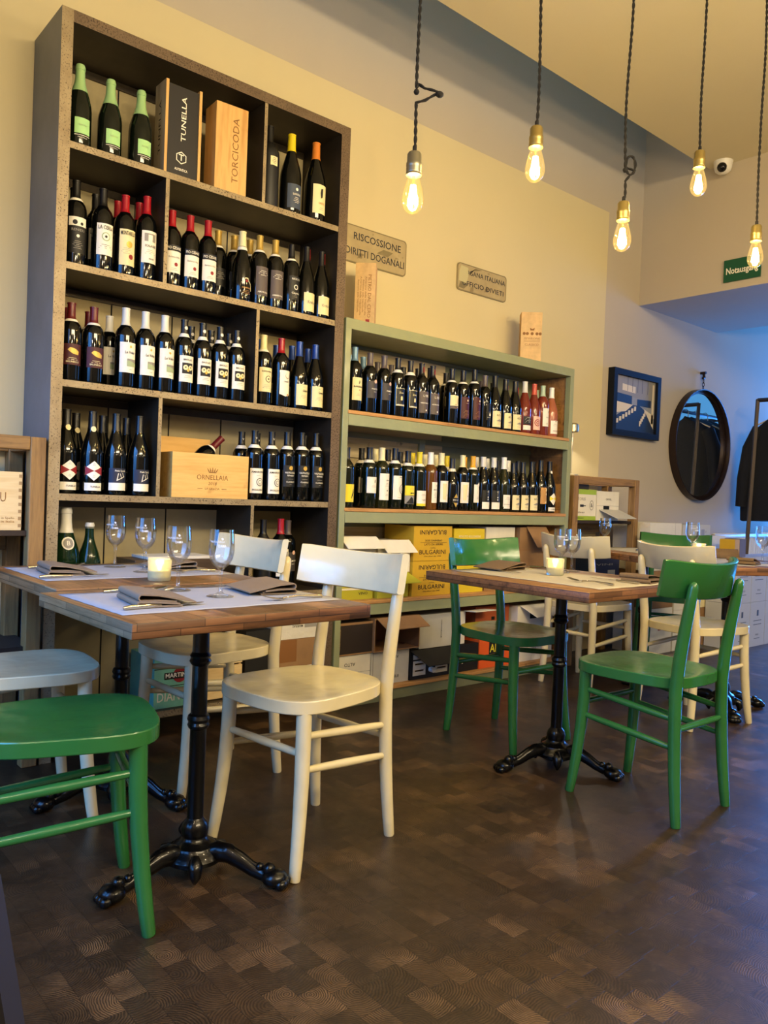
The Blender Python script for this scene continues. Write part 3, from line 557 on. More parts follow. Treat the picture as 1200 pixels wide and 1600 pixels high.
def word(n):
    return ['zeroth', 'first', 'second', 'third', 'fourth', 'fifth', 'sixth', 'seventh', 'eighth', 'ninth', 'tenth', 'eleventh', 'twelfth', 'thirteenth', 'fourteenth', 'fifteenth', 'sixteenth', 'seventeenth', 'eighteenth', 'nineteenth'][n]
PROTO = {}
def put_bottle(key, x, y, z, h, label, group, rz=0):
    desc, a, k, _ = TY[key]
    loc = (x, y, z+.0005); sc = (h/.32 if h/.32 > 1.1 else 1,)*2+(h/.32,)
    if key not in PROTO:
        r = bottle_proto(key, *a, **k); r.location = loc; r.rotation_euler = (0, 0, rz); r.scale = sc
        tag(r, label, 'wine bottle', group); PROTO[key] = r
    else:
        copy_tree(PROTO[key], loc, rz, label, group, sc)
def nm_unit(w): return 'unit' in w
def row(where, group, z, front, back=(), yf=3.112, yb=3.205, rz=0.0):
    for nm, L, y in (('front row', front, yf), ('back row', back, yb)):
        L = [list(t) for t in sorted(L, key=lambda t: t[1])]; seen = {}; cnt = {}
        rad_ = lambda t: PROF[TY[t[0]][1][0]][0]*max(1, t[2]/.32 if t[2]/.32 > 1.1 else 1)
        obs = [(1.398, 1.414), (1.850, 1.866)] if nm_unit(where) else []
        for _ in range(60):
            for p_, q_ in zip(L, L[1:]):
                if len(p_) > 3 or len(q_) > 3: continue
                gap = rad_(p_)+rad_(q_)+.0012-(q_[1]-p_[1])
                if gap > 0: p_[1] -= gap/2; q_[1] += gap/2
            if obs or True:
                lo, hi = (1.0125, 2.2765) if nm_unit(where) else (2.374, 4.168)
                for t in L: t[1] = min(max(t[1], lo+rad_(t)), hi-rad_(t))
        for k, *_ in L: cnt[TY[k][0]] = cnt.get(TY[k][0], 0)+1
        for i, t in enumerate(L):
            k, x, h = t[:3]; yy = t[3] if len(t) > 3 else y
            d = TY[k][0]; seen[d] = seen.get(d, 0)+1
            short = ' '.join(d.split()[:9])
            lab = f"{short}, {word(i+1)} from left, {nm}, {where}"
            w = lab.split()
            if len(w) > 16:
                over = len(w)-16; sw = short.split(); short2 = ' '.join(sw[:len(sw)-over])
                while short2.split()[-1] in ('and', 'with', 'on', 'a', 'white,', 'low', 'tall', 'above', 'small', 'red', 'pale'): short2 = ' '.join(short2.split()[:-1])
                lab = f"{short2}, {word(i+1)} from left, {nm}, {where}"
            put_bottle(k, x, yy, z, h, lab, group, rz+random.uniform(-.10, .10))
gT, gG = 'wine bottles on the tall metal unit', 'wine bottles on the green bookcase'
row('metal unit top', gT, 2.346, [('prosecco', 1.062, .318), ('prosecco', 1.182, .305), ('prosecco', 1.307, .308), ('mattemag', 1.915, .37), ('magnum', 2.035, .372), ('orangecap', 2.174, .378)])
row('unit level two', gT, 1.896, [('renieri', 1.064, .330, 3.12), ('lacerla', 1.166, .325), ('monta', 1.256, .325), ('scala', 1.346, .345), ('pio', 1.457, .318), ('pio', 1.54, .318), ('pio', 1.623, .318), ('crest', 1.794, .315), ('ripgold', 1.883, .318), ('ripgold', 1.967, .318), ('shieldblk', 2.056, .318), ('kraf', 2.144, .328), ('kraf', 2.225, .325)],
    [('renieri', 1.085, .33), ('lacerla', 1.171, .329), ('monta', 1.262, .327), ('scala', 1.353, .345), ('goldplain', 1.725, .322), ('goldplain', 1.806, .32), ('goldplain', 1.885, .32)])
row('unit level three', gT, 1.453, [('brun', 1.057, .302), ('brun', 1.144, .301), ('volte', 1.273, .322), ('volte', 1.356, .322), ('volte', 1.441, .322), ('chianti', 1.529, .32), ('chianti', 1.615, .32), ('chianti', 1.699, .318), ('chianti', 1.782, .316), ('classico', 1.922, .32), ('redshield', 2.018, .32), ('gialla', 2.120, .32), ('gialla', 2.212, .32)],
    [('brun', 1.073, .30), ('brun', 1.158, .30), ('volte', 1.243, .298), ('chianti', 1.607, .318), ('chianti', 1.704, .316), ('chianti', 1.795, .316), ('gialla', 1.96, .318), ('gialla', 2.05, .305), ('gialla', 2.140, .315), ('gialla', 2.235, .315)])
row('unit level four', gT, 1.022, [('diamond', 1.056, .325, 3.125), ('diamond', 1.152, .325), ('scribble', 1.248, .325), ('scribble', 1.345, .325), ('amarone', 1.893, .313), ('amarone', 1.984, .315), ('valpol', 2.070, .32), ('valpol', 2.157, .325), ('valpol', 2.243, .328)],
    [('diamond', 1.125, .322, 3.22), ('scribble', 1.234, .322, 3.22), ('scribble', 1.335, .322, 3.22), ('amarone', 1.880, .31), ('amarone', 1.965, .31), ('valpol', 2.04, .313), ('valpol', 2.13, .318), ('valpol', 2.235, .32)])
row('unit level five', gT, .60, [('greenspark', 1.075, .365, 3.15), ('greenjug', 1.175, .305, 3.17), ('mattemag', 1.955, .33), ('scala', 2.05, .335), ('greylab', 2.15, .325, 3.20)])
row('bookcase top shelf', gG, 1.478, [('steelcap', 2.455, .322), ('greylab', 2.555, .308), ('greylab', 2.65, .308), ('framelab', 2.745, .309), ('framelab', 2.835, .307), ('erelab', 2.919, .306), ('erelab', 3.000, .304), ('curve', 3.151, .308), ('redlab', 3.241, .31), ('redlab', 3.335, .328), ('printblk', 3.425, .308), ('alto', 3.512, .316), ('alto', 3.608, .307), ('alto', 3.697, .307), ('darkrose', 3.790, .318), ('pinkrose', 3.88, .314), ('mintcap', 3.966, .314), ('palerose', 4.055, .312)],
    [('steelcap', 2.50, .30), ('steelcap', 2.585, .302), ('greylab', 2.683, .29), ('greylab', 2.78, .288), ('framelab', 2.868, .288), ('erelab', 2.976, .295), ('curve', 3.070, .312), ('curve', 3.197, .30), ('printblk', 3.50, .292), ('alto', 3.60, .292), ('pinkrose', 3.72, .29), ('pinkrose', 3.82, .292), ('mintcap', 4.02, .30)])
row('bookcase second shelf', gG, .997, [('yscrawl', 2.428, .30), ('white_w', 2.574, .31), ('creamcap', 2.66, .314), ('arcs', 2.75, .318), ('yellowlab', 2.842, .309), ('lemoncap', 2.928, .31), ('amberwine', 3.012, .314), ('prism', 3.098, .315), ('leaf', 3.180, .291), ('prism', 3.265, .314), ('ambercap', 3.352, .315), ('dots', 3.44, .316), ('dots', 3.532, .318), ('whitelow', 3.624, .325), ('alto', 3.712, .298), ('alto', 3.80, .306), ('alto', 3.888, .314), ('tanlab', 3.975, .328), ('ydiamond', 4.065, .326)],
    [('white_w', 2.50, .30), ('white_w', 2.598, .31), ('creamcap', 2.693, .312), ('arcs', 2.780, .315), ('yellowlab', 2.870, .309), ('lemoncap', 2.96, .309), ('creamcap', 3.055, .307), ('prism', 3.140, .31), ('lemoncap', 3.23, .31), ('ambercap', 3.378, .312), ('dots', 3.48, .318), ('dots', 3.575, .316), ('alto', 3.677, .309), ('whitelow', 3.769, .315), ('alto', 3.867, .318), ('tanlab', 4.02, .322)])
# pale yellow tops on the slim bottles are drawn by a slightly brighter capsule disc

# ------------------------------------------------------------------ wooden gift boxes and cases
PINE = wood('pine_box', '#d2a763', '#b98845', 'z', 4, .5, bumpst=.08, dark='#a4763a')
PINEX = wood('pine_case', '#e0b468', '#c9964a', 'x', 4, .5, bumpst=.08, dark='#b48442')
PALEP = wood('pale_pine_case', '#dcc391', '#c6a570', 'x', 4, .55, bumpst=.08, dark='#b0905c')
BURN = mat('burnt_print', '#80582c', .7); DKINK = mat('dark_print', '#241a14', .7)
T1 = empty('gift_box', (1.395, 3.075, 2.3465), 0, 'tall black-fronted wooden wine box with white lettering and hexagon emblem', 'box')
b = MB(); b.box(0, .012, 0, .10, 0, .385, PINE, {'l': wood('grey_pine_side', '#a0937a', '#85775e', 'z', 4, .6, dark='#6d604a')}); b.box(.150, .162, 0, .10, 0, .385, PINE); b.box(.012, .150, .006, .10, 0, .375, mat('black_box_face', '#1c191b', .5))
b.text('TUNELLA', F(-.0006, .05, .20, (0, 0, 1), (0, 1, 0)), .03, DKINK, .22); b.build('box_body', T1)
b = MB(); fn = F(.085, .0052, .245, (0, 0, 1), (-1, 0, 0)); b.text('TUNELLA', fn, .030, PW, .185, bold=.01)
hx = [(.078+.026*math.cos(PI/6+i*PI/3), .0052, .085+.026*math.sin(PI/6+i*PI/3)) for i in range(6)]; hi = [(.078+.022*math.cos(PI/6+i*PI/3), .0052, .085+.022*math.sin(PI/6+i*PI/3)) for i in range(6)]
for i in range(6): b.quad([hx[i], hx[(i+1) % 6], hi[(i+1) % 6], hi[i]], PW)
b.text('T', F(.078, .0052, .085), .036, PW, bold=.02); b.text('AUTENTICA', F(.078, .0052, .035), .014, PW, .058, bold=.02); b.build('lettering', T1)
T2 = empty('gift_box', (1.622, 3.07, 2.3465), -.06, 'tall natural pine wine box with engraved lettering beside the black-fronted one', 'box')
b = MB(); b.obox(0, .150, 0, .11, 0, .375, PINE); b.build('box_body', T2, .001)
b = MB(); b.text('TORCICODA', F(.095, -.0006, .185, (0, 0, 1), (-1, 0, 0)), .042, BURN, .28); b.build('lettering', T2)
T3 = empty('wine_case', (1.470, 3.062, 1.0225), 0, 'pale wooden six bottle case engraved with a small crown and 2018', 'crate')
b = MB(); b.box(0, .365, 0, .012, 0, .190, PINEX); b.box(0, .012, .012, .25, 0, .19, PINEX); b.box(.353, .365, .012, .25, 0, .19, PINEX); b.box(.012, .353, .238, .25, 0, .19, PINEX); b.box(.012, .353, .012, .238, 0, .012, PINEX)
b.build('case_body', T3)
b = MB(); b.text('ORNELLAIA', F(.188, -.0006, .088), .030, BURN, .150); b.text('2018', F(.188, -.0006, .062), .020, BURN, .042, shear=.2); b.text('LA GRAZIA', F(.188, -.0006, .040), .013, BURN, .070); b.box(.118, .142, -.0007, -.0003, .039, .041, BURN); b.box(.234, .258, -.0007, -.0003, .039, .041, BURN)
for i, a in enumerate((-.022, -.011, 0, .011, .022)): b.quad([(.188+a*.75-.003, -.0006, .113), (.188+a*.75+.003, -.0006, .113), (.188+a*1.15+.001, -.0006, .132-abs(a)*.2), (.188+a*1.15-.001, -.0006, .132-abs(a)*.2)], BURN)
b.box(.170, .206, -.0007, -.0003, .109, .112, BURN); b.build('lettering', T3)
b = MB(); b.obox(0, .36, 0, .014, 0, .27, PINEX); o = b.build('case_lid', None, .001); o.location = (1.425, 3.330, 1.0228); tag(o, 'loose wooden case lid standing upright behind the crown-marked case', 'lid')
o = empty('wine_bottle', (1.66, 3.20, 1.235), 0, 'maroon capsule bottle leaning inside the open crown-marked case', 'wine bottle'); o.rotation_euler = (0, math.radians(45), 0)
for ch in list(PROTO['brun'].children):
    c = ch.copy(); COL.objects.link(c); c.parent = o
o.location = (1.53, 3.17, 1.066)
PARCH = mat('parchment_board', '#cdab78', .6, var=.18, vscale=14); PARS = mat('parchment_side', '#c09555', .6, var=.15, vscale=10)
P1 = empty('gift_box', (2.52, 3.215, 1.9255), -.75, 'tall parchment-patterned box beside the metal unit above the green bookcase', 'box')
b = MB(); b.box(0, .105, 0, .13, 0, .335, PARCH, {'r': PARS}); b.build('box_body', P1)
b = MB(); b.text('PIETRO DAL CERO', F(.075, -.0006, .165, (0, 0, -1), (1, 0, 0)), .024, BURN, .22)
for i in range(4): b.text('Amarone della Valpolicella', F(.056-.013*i, -.0006, .165, (0, 0, -1), (1, 0, 0)), .012, BURN, .20-.03*(i % 2))
b.box(.06, .08, -.0007, -.0003, .02, .045, RD); b.build('lettering', P1)
P2 = empty('gift_box', (3.865, 3.225, 1.9255), -.75, 'parchment box lettered with a crest standing alone on green bookcase top', 'box')
b = MB(); b.box(0, .13, 0, .09, 0, .33, PARCH, {'l': PARS}); b.build('box_body', P2)
b = MB(); b.text('AMARONE', F(.07, -.0006, .165), .016, BURN, .10); b.text('CLASSICO', F(.07, -.0006, .125), .020, BURN, .085)
b.box(.02, .12, -.0007, -.0003, .145, .1465, BURN); b.box(.02, .12, -.0007, -.0003, .152, .1535, BURN)
for i, a in enumerate((-.05, -.03, 0, .03, .05)):
    b.quad([(.07+a+.010*math.cos(t*PI/4), -.0006, .195+.010*math.sin(t*PI/4)) for t in range(8)], BURN)
b.quad([(.058, -.0006, .215), (.082, -.0006, .215), (.086, -.0006, .232), (.070, -.0006, .224), (.054, -.0006, .232)], BURN); b.build('lettering', P2)

# enamel signs on the wall
def sign(x0, z0, w, h, lines, label, face, patches, rz=0):
    r = empty('enamel_sign', (x0, YW-.016, z0), 0, label, 'sign')
    n = 6; rr = .022; pts = []
    for cx, cz, a0 in ((w-rr, rr, -90), (w-rr, h-rr, 0), (rr, h-rr, 90), (rr, rr, 180)):
        for i in range(n+1):
            a = math.radians(a0+90*i/n); pts.append((cx+rr*math.cos(a), cz+rr*math.sin(a)))
    b = MB(); N = len(pts); vs = [(x, 0, z) for x, z in pts]+[(x, -.008, z) for x, z in pts]
    b.add(vs, [tuple(range(N-1, -1, -1)), tuple(range(N, 2*N))]+[(i, (i+1) % N, N+(i+1) % N, N+i) for i in range(N)], face)
    b.build('plate', r, .001)
    b = MB(); rim = mat('sign_rim', '#7d714f', .5)
    for i in range(N):
        a, c = pts[i], pts[(i+1) % N]; k = lambda p: (w/2+(p[0]-w/2)*(1-.018/w*2), h/2+(p[1]-h/2)*(1-.018/h*2)*1.0)
        a2, c2 = (w/2+(a[0]-w/2)*(1-.012/w), h/2+(a[1]-h/2)*(1-.012/h)), (w/2+(c[0]-w/2)*(1-.012/w), h/2+(c[1]-h/2)*(1-.012/h))
        b.quad([(a[0], -.0084, a[1]), (c[0], -.0084, c[1]), (c2[0], -.0084, c2[1]), (a2[0], -.0084, a2[1])], rim)
    for p, m in patches: b.quad([(x, -.0086, z) for x, z in p], m)
    for t, u, v, s, wd in lines: b.text(t, F(u, -.0089, v), s, mat('sign_letters', '#23262b', .5), wd, bold=.008)
    b.build('lettering', r); return r
ENA = speckle('enamel_face', '#b09f75', '#9c8b66', '#6a5a3a', .66, 12, .35, 0)
RUST = mat('bare_metal_patch', '#7d714f', .5, .2, var=.2, vscale=20); PALE = mat('pale_flake', '#b9b184', .5)
sign(2.40, 2.315, .60, .20, [('RISCOSSIONE', .385, .142, .055, .34), ('DIRITTI DOGANALI', .375, .058, .055, .42)], 'weathered enamel sign lettered RISCOSSIONE DIRITTI DOGANALI on cream wall', ENA, [([(.38, .085), (.46, .08), (.50, .112), (.43, .115)], RUST)])
sign(3.42, 2.335, .45, .165, [('DOGANA ITALIANA', .235, .116, .042, .40), ('UFFICIO DIVIETI', .235, .048, .042, .38)], 'chipped enamel sign lettered with worn letters, right of the larger sign', ENA, [([(.012, .015), (.06, .012), (.10, .045), (.03, .055)], RUST), ([(.10, .10), (.16, .155), (.22, .155), (.12, .13)], RUST)])
b = MB()
b.quad([(3.432, YW-.0255, 2.39), (3.50, YW-.0255, 2.385), (3.515, YW-.0255, 2.43), (3.51, YW-.0255, 2.48), (3.45, YW-.0255, 2.485), (3.434, YW-.0255, 2.45)], PALE)
sg = [o for o in bpy.data.objects if o.name.startswith('enamel_sign')][-1]
o = b.build('flaked_patch', sg); o.location = (-3.42, -(YW-.016), -2.335)

# ------------------------------------------------------------------ cartons
CB = mat('brown_cardboard', '#8d6b47', .8, var=.1, vscale=10); CBD = mat('brown_cardboard_inside', '#8a5f38', .85); CW = mat('white_cardboard', '#d9d3c2', .7, var=.06, vscale=8); CWG = mat('grey_white_cardboard', '#b9b7ae', .7, var=.06, vscale=8)
CY = mat('yellow_cardboard', '#c49c22', .6, var=.06, vscale=8); CYG = mat('yellow_green_cardboard', '#a9a52a', .6); CK = mat('black_cardboard', '#141312', .55); CKB = mat('brown_black_cardboard', '#2b211a', .6); CO = mat('orange_cardboard', '#d8591c', .6); HOLE = mat('dark_cutout', '#050505', .9)
CGR = mat('fresh_green_cardboard', '#93ad2e', .6); CTQ = mat('turquoise_wood_paint', '#6fae93', .6, var=.15, vscale=8)
def carton(x, y, z, w, d, h, m, label, texts=(), marks=(), flap=None, name='carton', group=None, rz=0, hole=None, open_front=False, inner=CBD, side=None):
    r = empty(name, (x, y, z+.0008), rz, label, 'box', group)
    b = MB()
    if open_front:
        t = .005; b.box(0, w, d-t, d, 0, h, m, {'f': inner}); b.box(0, t, 0, d-t, 0, h, m, {'r': inner}); b.box(w-t, w, 0, d-t, 0, h, m, {'l': inner}); b.box(t, w-t, 0, d-t, 0, t, m, {'t': inner}); b.box(t, w-t, 0, d-t, h-t, h, m, {'b': inner})
    else:
        b.box(0, w, 0, d, 0, h, m, side)
    b.build('box_body', r)
    b = MB(); n = 0
    for t, u, v, s, wd, mm, *fl in texts:
        f = [F(u, -.0008, v), F(u, -.0008, v, (-1, 0, 0), (0, 0, -1)), F(u, -.0008, v, (0, 0, 1), (-1, 0, 0))][fl[0] if fl else 0]; b.text(t, f, s, mm, wd, bold=.008); n += 1
    for x0, x1, z0, z1, mm in marks: b.box(x0, x1, -.0006, -.0002, z0, z1, mm); n += 1
    if n: b.build('print', r)
    if flap:
        fx0, fx1, fz, fl, ang, mm, *sk = flap; sk = sk[0] if sk else 0
        dy, dz = -math.cos(math.radians(ang))*fl, math.sin(math.radians(ang))*fl
        b = MB(); P = [(fx0, -.001, fz), (fx1, -.001, fz), (fx1+sk, dy, fz+dz), (fx0+sk, dy, fz+dz)]
        b.add(P+[(p[0], p[1], p[2]+.004) for p in P], [(3, 2, 1, 0), (4, 5, 6, 7), (0, 1, 5, 4), (1, 2, 6, 5), (2, 3, 7, 6), (3, 0, 4, 7)], mm); b.build('flap', r)
    return r
Z3 = .530; Z4 = .0755; gw = 'cartons on the green bookcase'
carton(2.386, 3.10, Z3, .235, .22, .14, CYG, 'lime green and white carton at left end under the flap carton', [('VINO', .17, .03, .02, .06, INK)], [(0, .235, .05, .06, CW)], group=gw)
carton(2.384, 3.09, Z3+.142, .238, .22, .175, CW, 'white FRAGILE carton with front flap down, leftmost under bottle shelf', [('FRAGILE', .11, .085, .024, .09, INK)], [(.06, .15, .135, .172, HOLE)], (0, .238, .176, .075, -48, CW, .02), group=gw)
carton(2.640, 3.09, Z3+.132, .225, .22, .165, CW, 'white carton with bottle visible through its front cutout', [], [(.085, .155, .0, .15, HOLE)], (-.0, .212, .168, .085, -46, CW, .014), group=gw)
carton(2.640, 3.085, Z3, .215, .22, .130, CYG, 'olive yellow carton with an open flap under the cutout carton', [], [(.02, .12, .075, .12, HOLE)], (-.03, .20, .132, .10, -30, CYG, .03), group=gw)
for i, (zz, lb) in enumerate(((Z3, 'yellow wine carton with black mirrored lettering, standing on the shelf board'), (Z3+.190, 'yellow wine carton with black mirrored lettering, stacked on top of its twin'))):
    carton(2.870, 3.072, zz, .290, .24, .188, CY, lb, [('BULGARINI', .145, .046, .034, .20, DKINK), ('BULGARINI', .145, .156, .034, .20, DKINK, 1), ('LATO DA APRIRE', .15, .088, .016, .14, DKINK), ('OPENING SIDE', .15, .110, .014, .13, DKINK, 1), ('CANTINA', .145, .069, .009, .04, DKINK), ('Viticoltori dal 1940', .145, .024, .011, .13, DKINK)], [(.05, .25, .0985, .100, DKINK)], group='yellow lettered wine cartons')
carton(3.190, 3.085, Z3, .255, .24, .365, mat('bright_yellow_cardboard', '#cfb622', .6), 'tall plain yellow carton with faint white lettering', [('MINUTO BULGARINI', .13, .32, .020, .18, PC), ('MAROTTI CAMPI', .13, .085, .024, .19, PC)], [(.0, .255, .27, .272, TN)], group=gw)
carton(3.475, 3.10, Z3+.16, .26, .22, .215, CW, 'white carton behind green chair back, right of the yellow cartons', group=gw)
carton(3.475, 3.10, Z3, .26, .24, .158, CB, 'plain brown carton under the white carton in the bookcase', group=gw)
carton(3.765, 3.085, Z3+.10, .26, .24, .275, CB, 'brown carton with a flap hanging down at bookcase right end', [], [(.0, .26, .135, .138, CBD)], (.06, .25, .276, .15, -52, CB), group=gw)
carton(3.765, 3.085, Z3, .30, .24, .098, CW, 'flat white carton under the brown flap carton', group=gw)
# bottom bay
carton(2.384, 3.085, Z4, .225, .24, .175, CW, 'white carton lettered ALTO upside down, bottom left of bookcase', [('ALTO', .09, .13, .024, .07, INK, 1)], [(.0, .225, .085, .087, GREY)], group=gw)
carton(2.384, 3.08, Z4+.178, .228, .24, .165, CKB, 'dark brown wine carton with pale printed rim on the white one', [('VINO ROSSO', .018, .08, .012, .11, TN, 2)], [(.0, .228, .153, .165, CB), (0, .228, 0, .008, CB)], group=gw)
carton(2.615, 3.085, Z4, .265, .24, .175, CWG, 'white carton lettered FRAGILE beside the ALTO carton', [('ALTO', .16, .14, .022, .06, INK, 1), ('FRAGILE', .15, .035, .022, .09, INK)], [(.012, .016, 0, .175, GREY)], group=gw)
carton(2.615, 3.065, Z4+.178, .320, .26, .175, CB, 'brown carton lying with open front and folded flaps', [], [], (.01, .31, .174, .10, -28, CB), group=gw, open_front=True)
bx = carton(2.888, 3.08, Z4, .300, .25, .155, CK, 'black wine carton with open lid and white bottle cradles', [], [(.02, .115, .02, .10, CW), (.19, .285, .02, .10, CW), (.035, .10, .078, .086, TN), (.035, .10, .042, .050, TN), (.205, .27, .078, .086, TN), (.205, .27, .042, .05, TN), (.02, .285, .108, .135, CWG)], (.0, .30, .156, .13, -30, CK, .03), group=gw)
b = MB(); b.lathe([(0, 0), (.015, 0), (.015, .05), (0, .05)], CAPC['white'], 14); o = b.build('bottle_neck', bx); o.rotation_euler = (PI/2, 0, 0); o.location = (.152, .02, .045)
carton(2.965, 3.10, Z4+.158, .36, .24, .185, CWG, 'grey-white carton with vertical lettering above the black carton', [('MONTEPULCIANO', .17, .10, .012, .1, INK, 2)], [(.30, .36, .0, .185, CW)], (.34, .52, .186, .10, 4, CW), group=gw)
carton(3.196, 3.085, Z4, .235, .24, .155, CK, 'black carton printed with white line bottle drawings', [('BY  JIT', .09, .06, .028, .10, PW)], [(.15, .215, .05, .053, PW), (.15, .215, .075, .078, PW), (.15, .153, .05, .078, PW), (.215, .23, .058, .060, PW), (.215, .23, .068, .070, PW)], group=gw)
carton(3.434, 3.08, Z4, .335, .25, .170, CO, 'bright orange carton with black panel lettered AP', [('AP', .13, .11, .07, .075, YL)], [(.085, .18, .075, .16, CK)], group=gw)
carton(3.434, 3.12, Z4+.172, .30, .2, .185, mat('orange_brown_cardboard', '#9c4a22', .7), 'orange-brown carton stacked on the bright orange carton', [], [(.14, .17, .10, .12, HOLE)], group=gw)
carton(3.775, 3.085, Z4, .35, .24, .345, CW, 'tall white carton with open flap in bottom right bay', [('ALTO', .20, .20, .018, .05, INK), ('FRAGILE', .15, .07, .02, .08, INK)], [(.12, .21, .262, .31, HOLE)], (.02, .34, .346, .12, -30, CW, .04), group=gw)
# in the bottom of the tall metal unit
gq = 'boxes in the bottom of the metal unit'
mr = carton(1.43, 3.08, .1305, .155, .24, .215, CTQ, 'turquoise wooden crate with a red ball emblem, behind chair legs', [('DIANO', .085, .045, .055, .14, CW)], [(.0, .155, .165, .168, CK), (0, .155, .09, .093, CK)], group=gq, name='wooden_crate')
b = MB(); b.quad([(.115+.032*math.cos(i*PI/8), -.0012, .135+.032*math.sin(i*PI/8)) for i in range(16)], RD); b.box(.045, .155, -.002, -.0014, .121, .149, CK); b.text('MARTINI', F(.10, -.0024, .135), .026, PW, .10, bold=.02); b.build('emblem', mr)
b = MB(); cr_ = empty('wooden_crate', (1.64, 3.09, .1312), 0, 'small slatted pale wood crate behind the white chair legs', 'crate', gq)
for i in range(3): b.box(0, .215, 0, .012, .004+i*.075, .070+i*.075, PALEP)
b.box(0, .02, -.008, 0, 0, .23, PALEP); b.box(.12, .14, -.008, 0, 0, .23, PALEP); b.box(.0, .012, .012, .2, 0, .225, PALEP); b.box(.203, .215, .012, .2, 0, .225, PALEP); b.build('slats', cr_)
carton(2.03, 3.075, .1305, .245, .24, .235, CB, 'brown parcel carton with tape and barcode label', [], [(.01, .11, .13, .235, mat('tan_tape', '#80562f', .4)), (.13, .23, .045, .105, PW), (.14, .22, .055, .075, INK), (.14, .22, .085, .095, INK)], group=gq)
carton(2.035, 3.08, .3675, .235, .2, .115, mat('crinkled_plastic', '#cfcabb', .25, bump=.6, bscale=25), 'white parcel wrapped in crinkled plastic on the brown carton', [('MARRAS', .11, .06, .018, .06, INK, 1)], [(.15, .22, .05, .09, GREY), (.02, .07, .08, .10, GREY)], group=gq)
carton(1.87, 3.09, .1305, .14, .22, .29, CK, 'dark box beside the parcel carton in unit bottom', group=gq)
b = MB(); b.obox(0, .40, 0, .20, 0, .155, wood('brown_box_wood', '#4f3a26', '#35261a', 'x', 4, .5)); o = b.build('wooden_box', None, .002); o.location = (1.34, 3.10, .601); tag(o, 'low brown box on level five behind the wine glasses', 'box')
b = MB(); b.obox(0, .30, 0, .17, 0, .012, CW); o = b.build('box_lid', None, .001); o.location = (1.40, 3.11, .757); tag(o, 'white flat lid lying on the low brown box', 'lid')

# ------------------------------------------------------------------ old wooden racks
def rack(name, x0, x1, y0, y1, zt, shelves, label, t=.055):
    r = empty(name, (x0, y0, 0), 0, label, 'rack'); w, d = x1-x0, y1-y0
    for px in (0, w-t):
        for py in (0, d-t):
            b = MB(); b.obox(px, px+t, py, py+t, 0, zt-.001, M_OLDWOOD); b.build('post', r, .004)
    for py in (0, d-t):
        b = MB(); b.obox(t, w-t, py+.003, py+t-.003, zt-.05, zt, M_OLDWOODX); b.build('rail', r, .004)
    for px in (0, w-t):
        b = MB(); b.obox(px+.004, px+t-.004, t, d-t, zt-.05, zt, M_OLDWOOD); b.build('rail', r, .004)
    for z in shelves:
        b = MB(); b.obox(.01, w-.01, t*.4, d-.01, z-.02, z, mat('dark_rack_board', '#2e2118', .7)); b.build('shelf_board', r, .002)
        b = MB(); b.obox(t, w-t, d-t, d-.02, z-.09, z-.03, M_OLDWOODX); b.build('rail', r, .003)
    return r
rack('wooden_rack', .10, .957, 3.04, 3.37, 1.228, (.880, .45), 'rough brown wooden rack at left, against the metal unit side')
T5 = empty('wine_case', (.365, 3.07, .8808), 0, 'pale pine wine case with dovetailed corner in the left wooden rack', 'crate')
b = MB(); b.obox(0, .52, 0, .28, 0, .215, PALEP); b.build('case_body', T5, .001)
b = MB()
for i in range(8): b.box(.508, .5203, -.0008, -.0002, .012+i*.026, .024+i*.026, mat('dovetail', '#a08157', .6))
b.text('CHATEAU', F(.39, -.0006, .12), .05, BURN, .15); b.text('Cantina in Spello', F(.45, -.0006, .045), .012, BURN, .09); b.text('Prodotto in Italia', F(.44, -.0006, .032), .012, BURN, .11); b.build('lettering', T5)
rack('wooden_rack', 4.275, 5.055, 3.07, 3.35, 1.25, (.955, .50), 'brown timber rack with open frame right of the green bookcase')
k = carton(4.345, 3.10, .956, .225, .2, .205, CW, 'white and lime green wine carton in the right timber rack', [('TORIS', .06, .14, .028, .09, GREY), ('EXTRA BRUT', .06, .05, .012, .08, INK)], [(0, .225, .172, .205, CGR), (0, .225, 0, .028, CGR), (.045, .085, .088, .104, INK), (.085, .11, .093, .099, INK), (.02, .09, .012, .015, INK)])
b = MB()
for i in range(16):
    a, c = i*PI/8, (i+1)*PI/8; b.quad([(.175+.022*math.cos(a), -.001, .10+.033*math.sin(a)), (.175+.022*math.cos(c), -.001, .10+.033*math.sin(c)), (.175+.019*math.cos(c), -.001, .10+.030*math.sin(c)), (.175+.019*math.cos(a), -.001, .10+.030*math.sin(a))], INK)
b.text('&', F(.175, -.001, .10), .04, INK); b.build('oval_seal', k)
carton(4.58, 3.10, .956, .265, .2, .200, CW, 'open white carton with grey flap in the right timber rack', [('ORVEL', .14, .145, .018, .07, INK), ('FRAGILE', .17, .03, .01, .05, INK)], [(.08, .15, .065, .10, HOLE), (0, .265, .10, .102, GREY)], (.03, .27, .072, .13, -25, CWG, .04))
o = carton(4.35, 3.12, 1.162, .16, .18, .034, mat('charcoal_bag', '#2d2827', .7), 'dark folded bag lying on the white and green carton', name='bag'); o['category'] = 'bag'
carton(4.35, 3.11, .5008, .22, .2, .20, CK, 'black carton on the lower board of the right rack')
carton(4.60, 3.11, .5008, .30, .2, .22, mat('navy_cardboard', '#23284a', .6), 'navy carton on lower board of the right rack', [('VINI', .12, .15, .02, .2, GREY)], [(.16, .25, .02, .11, CWG)])
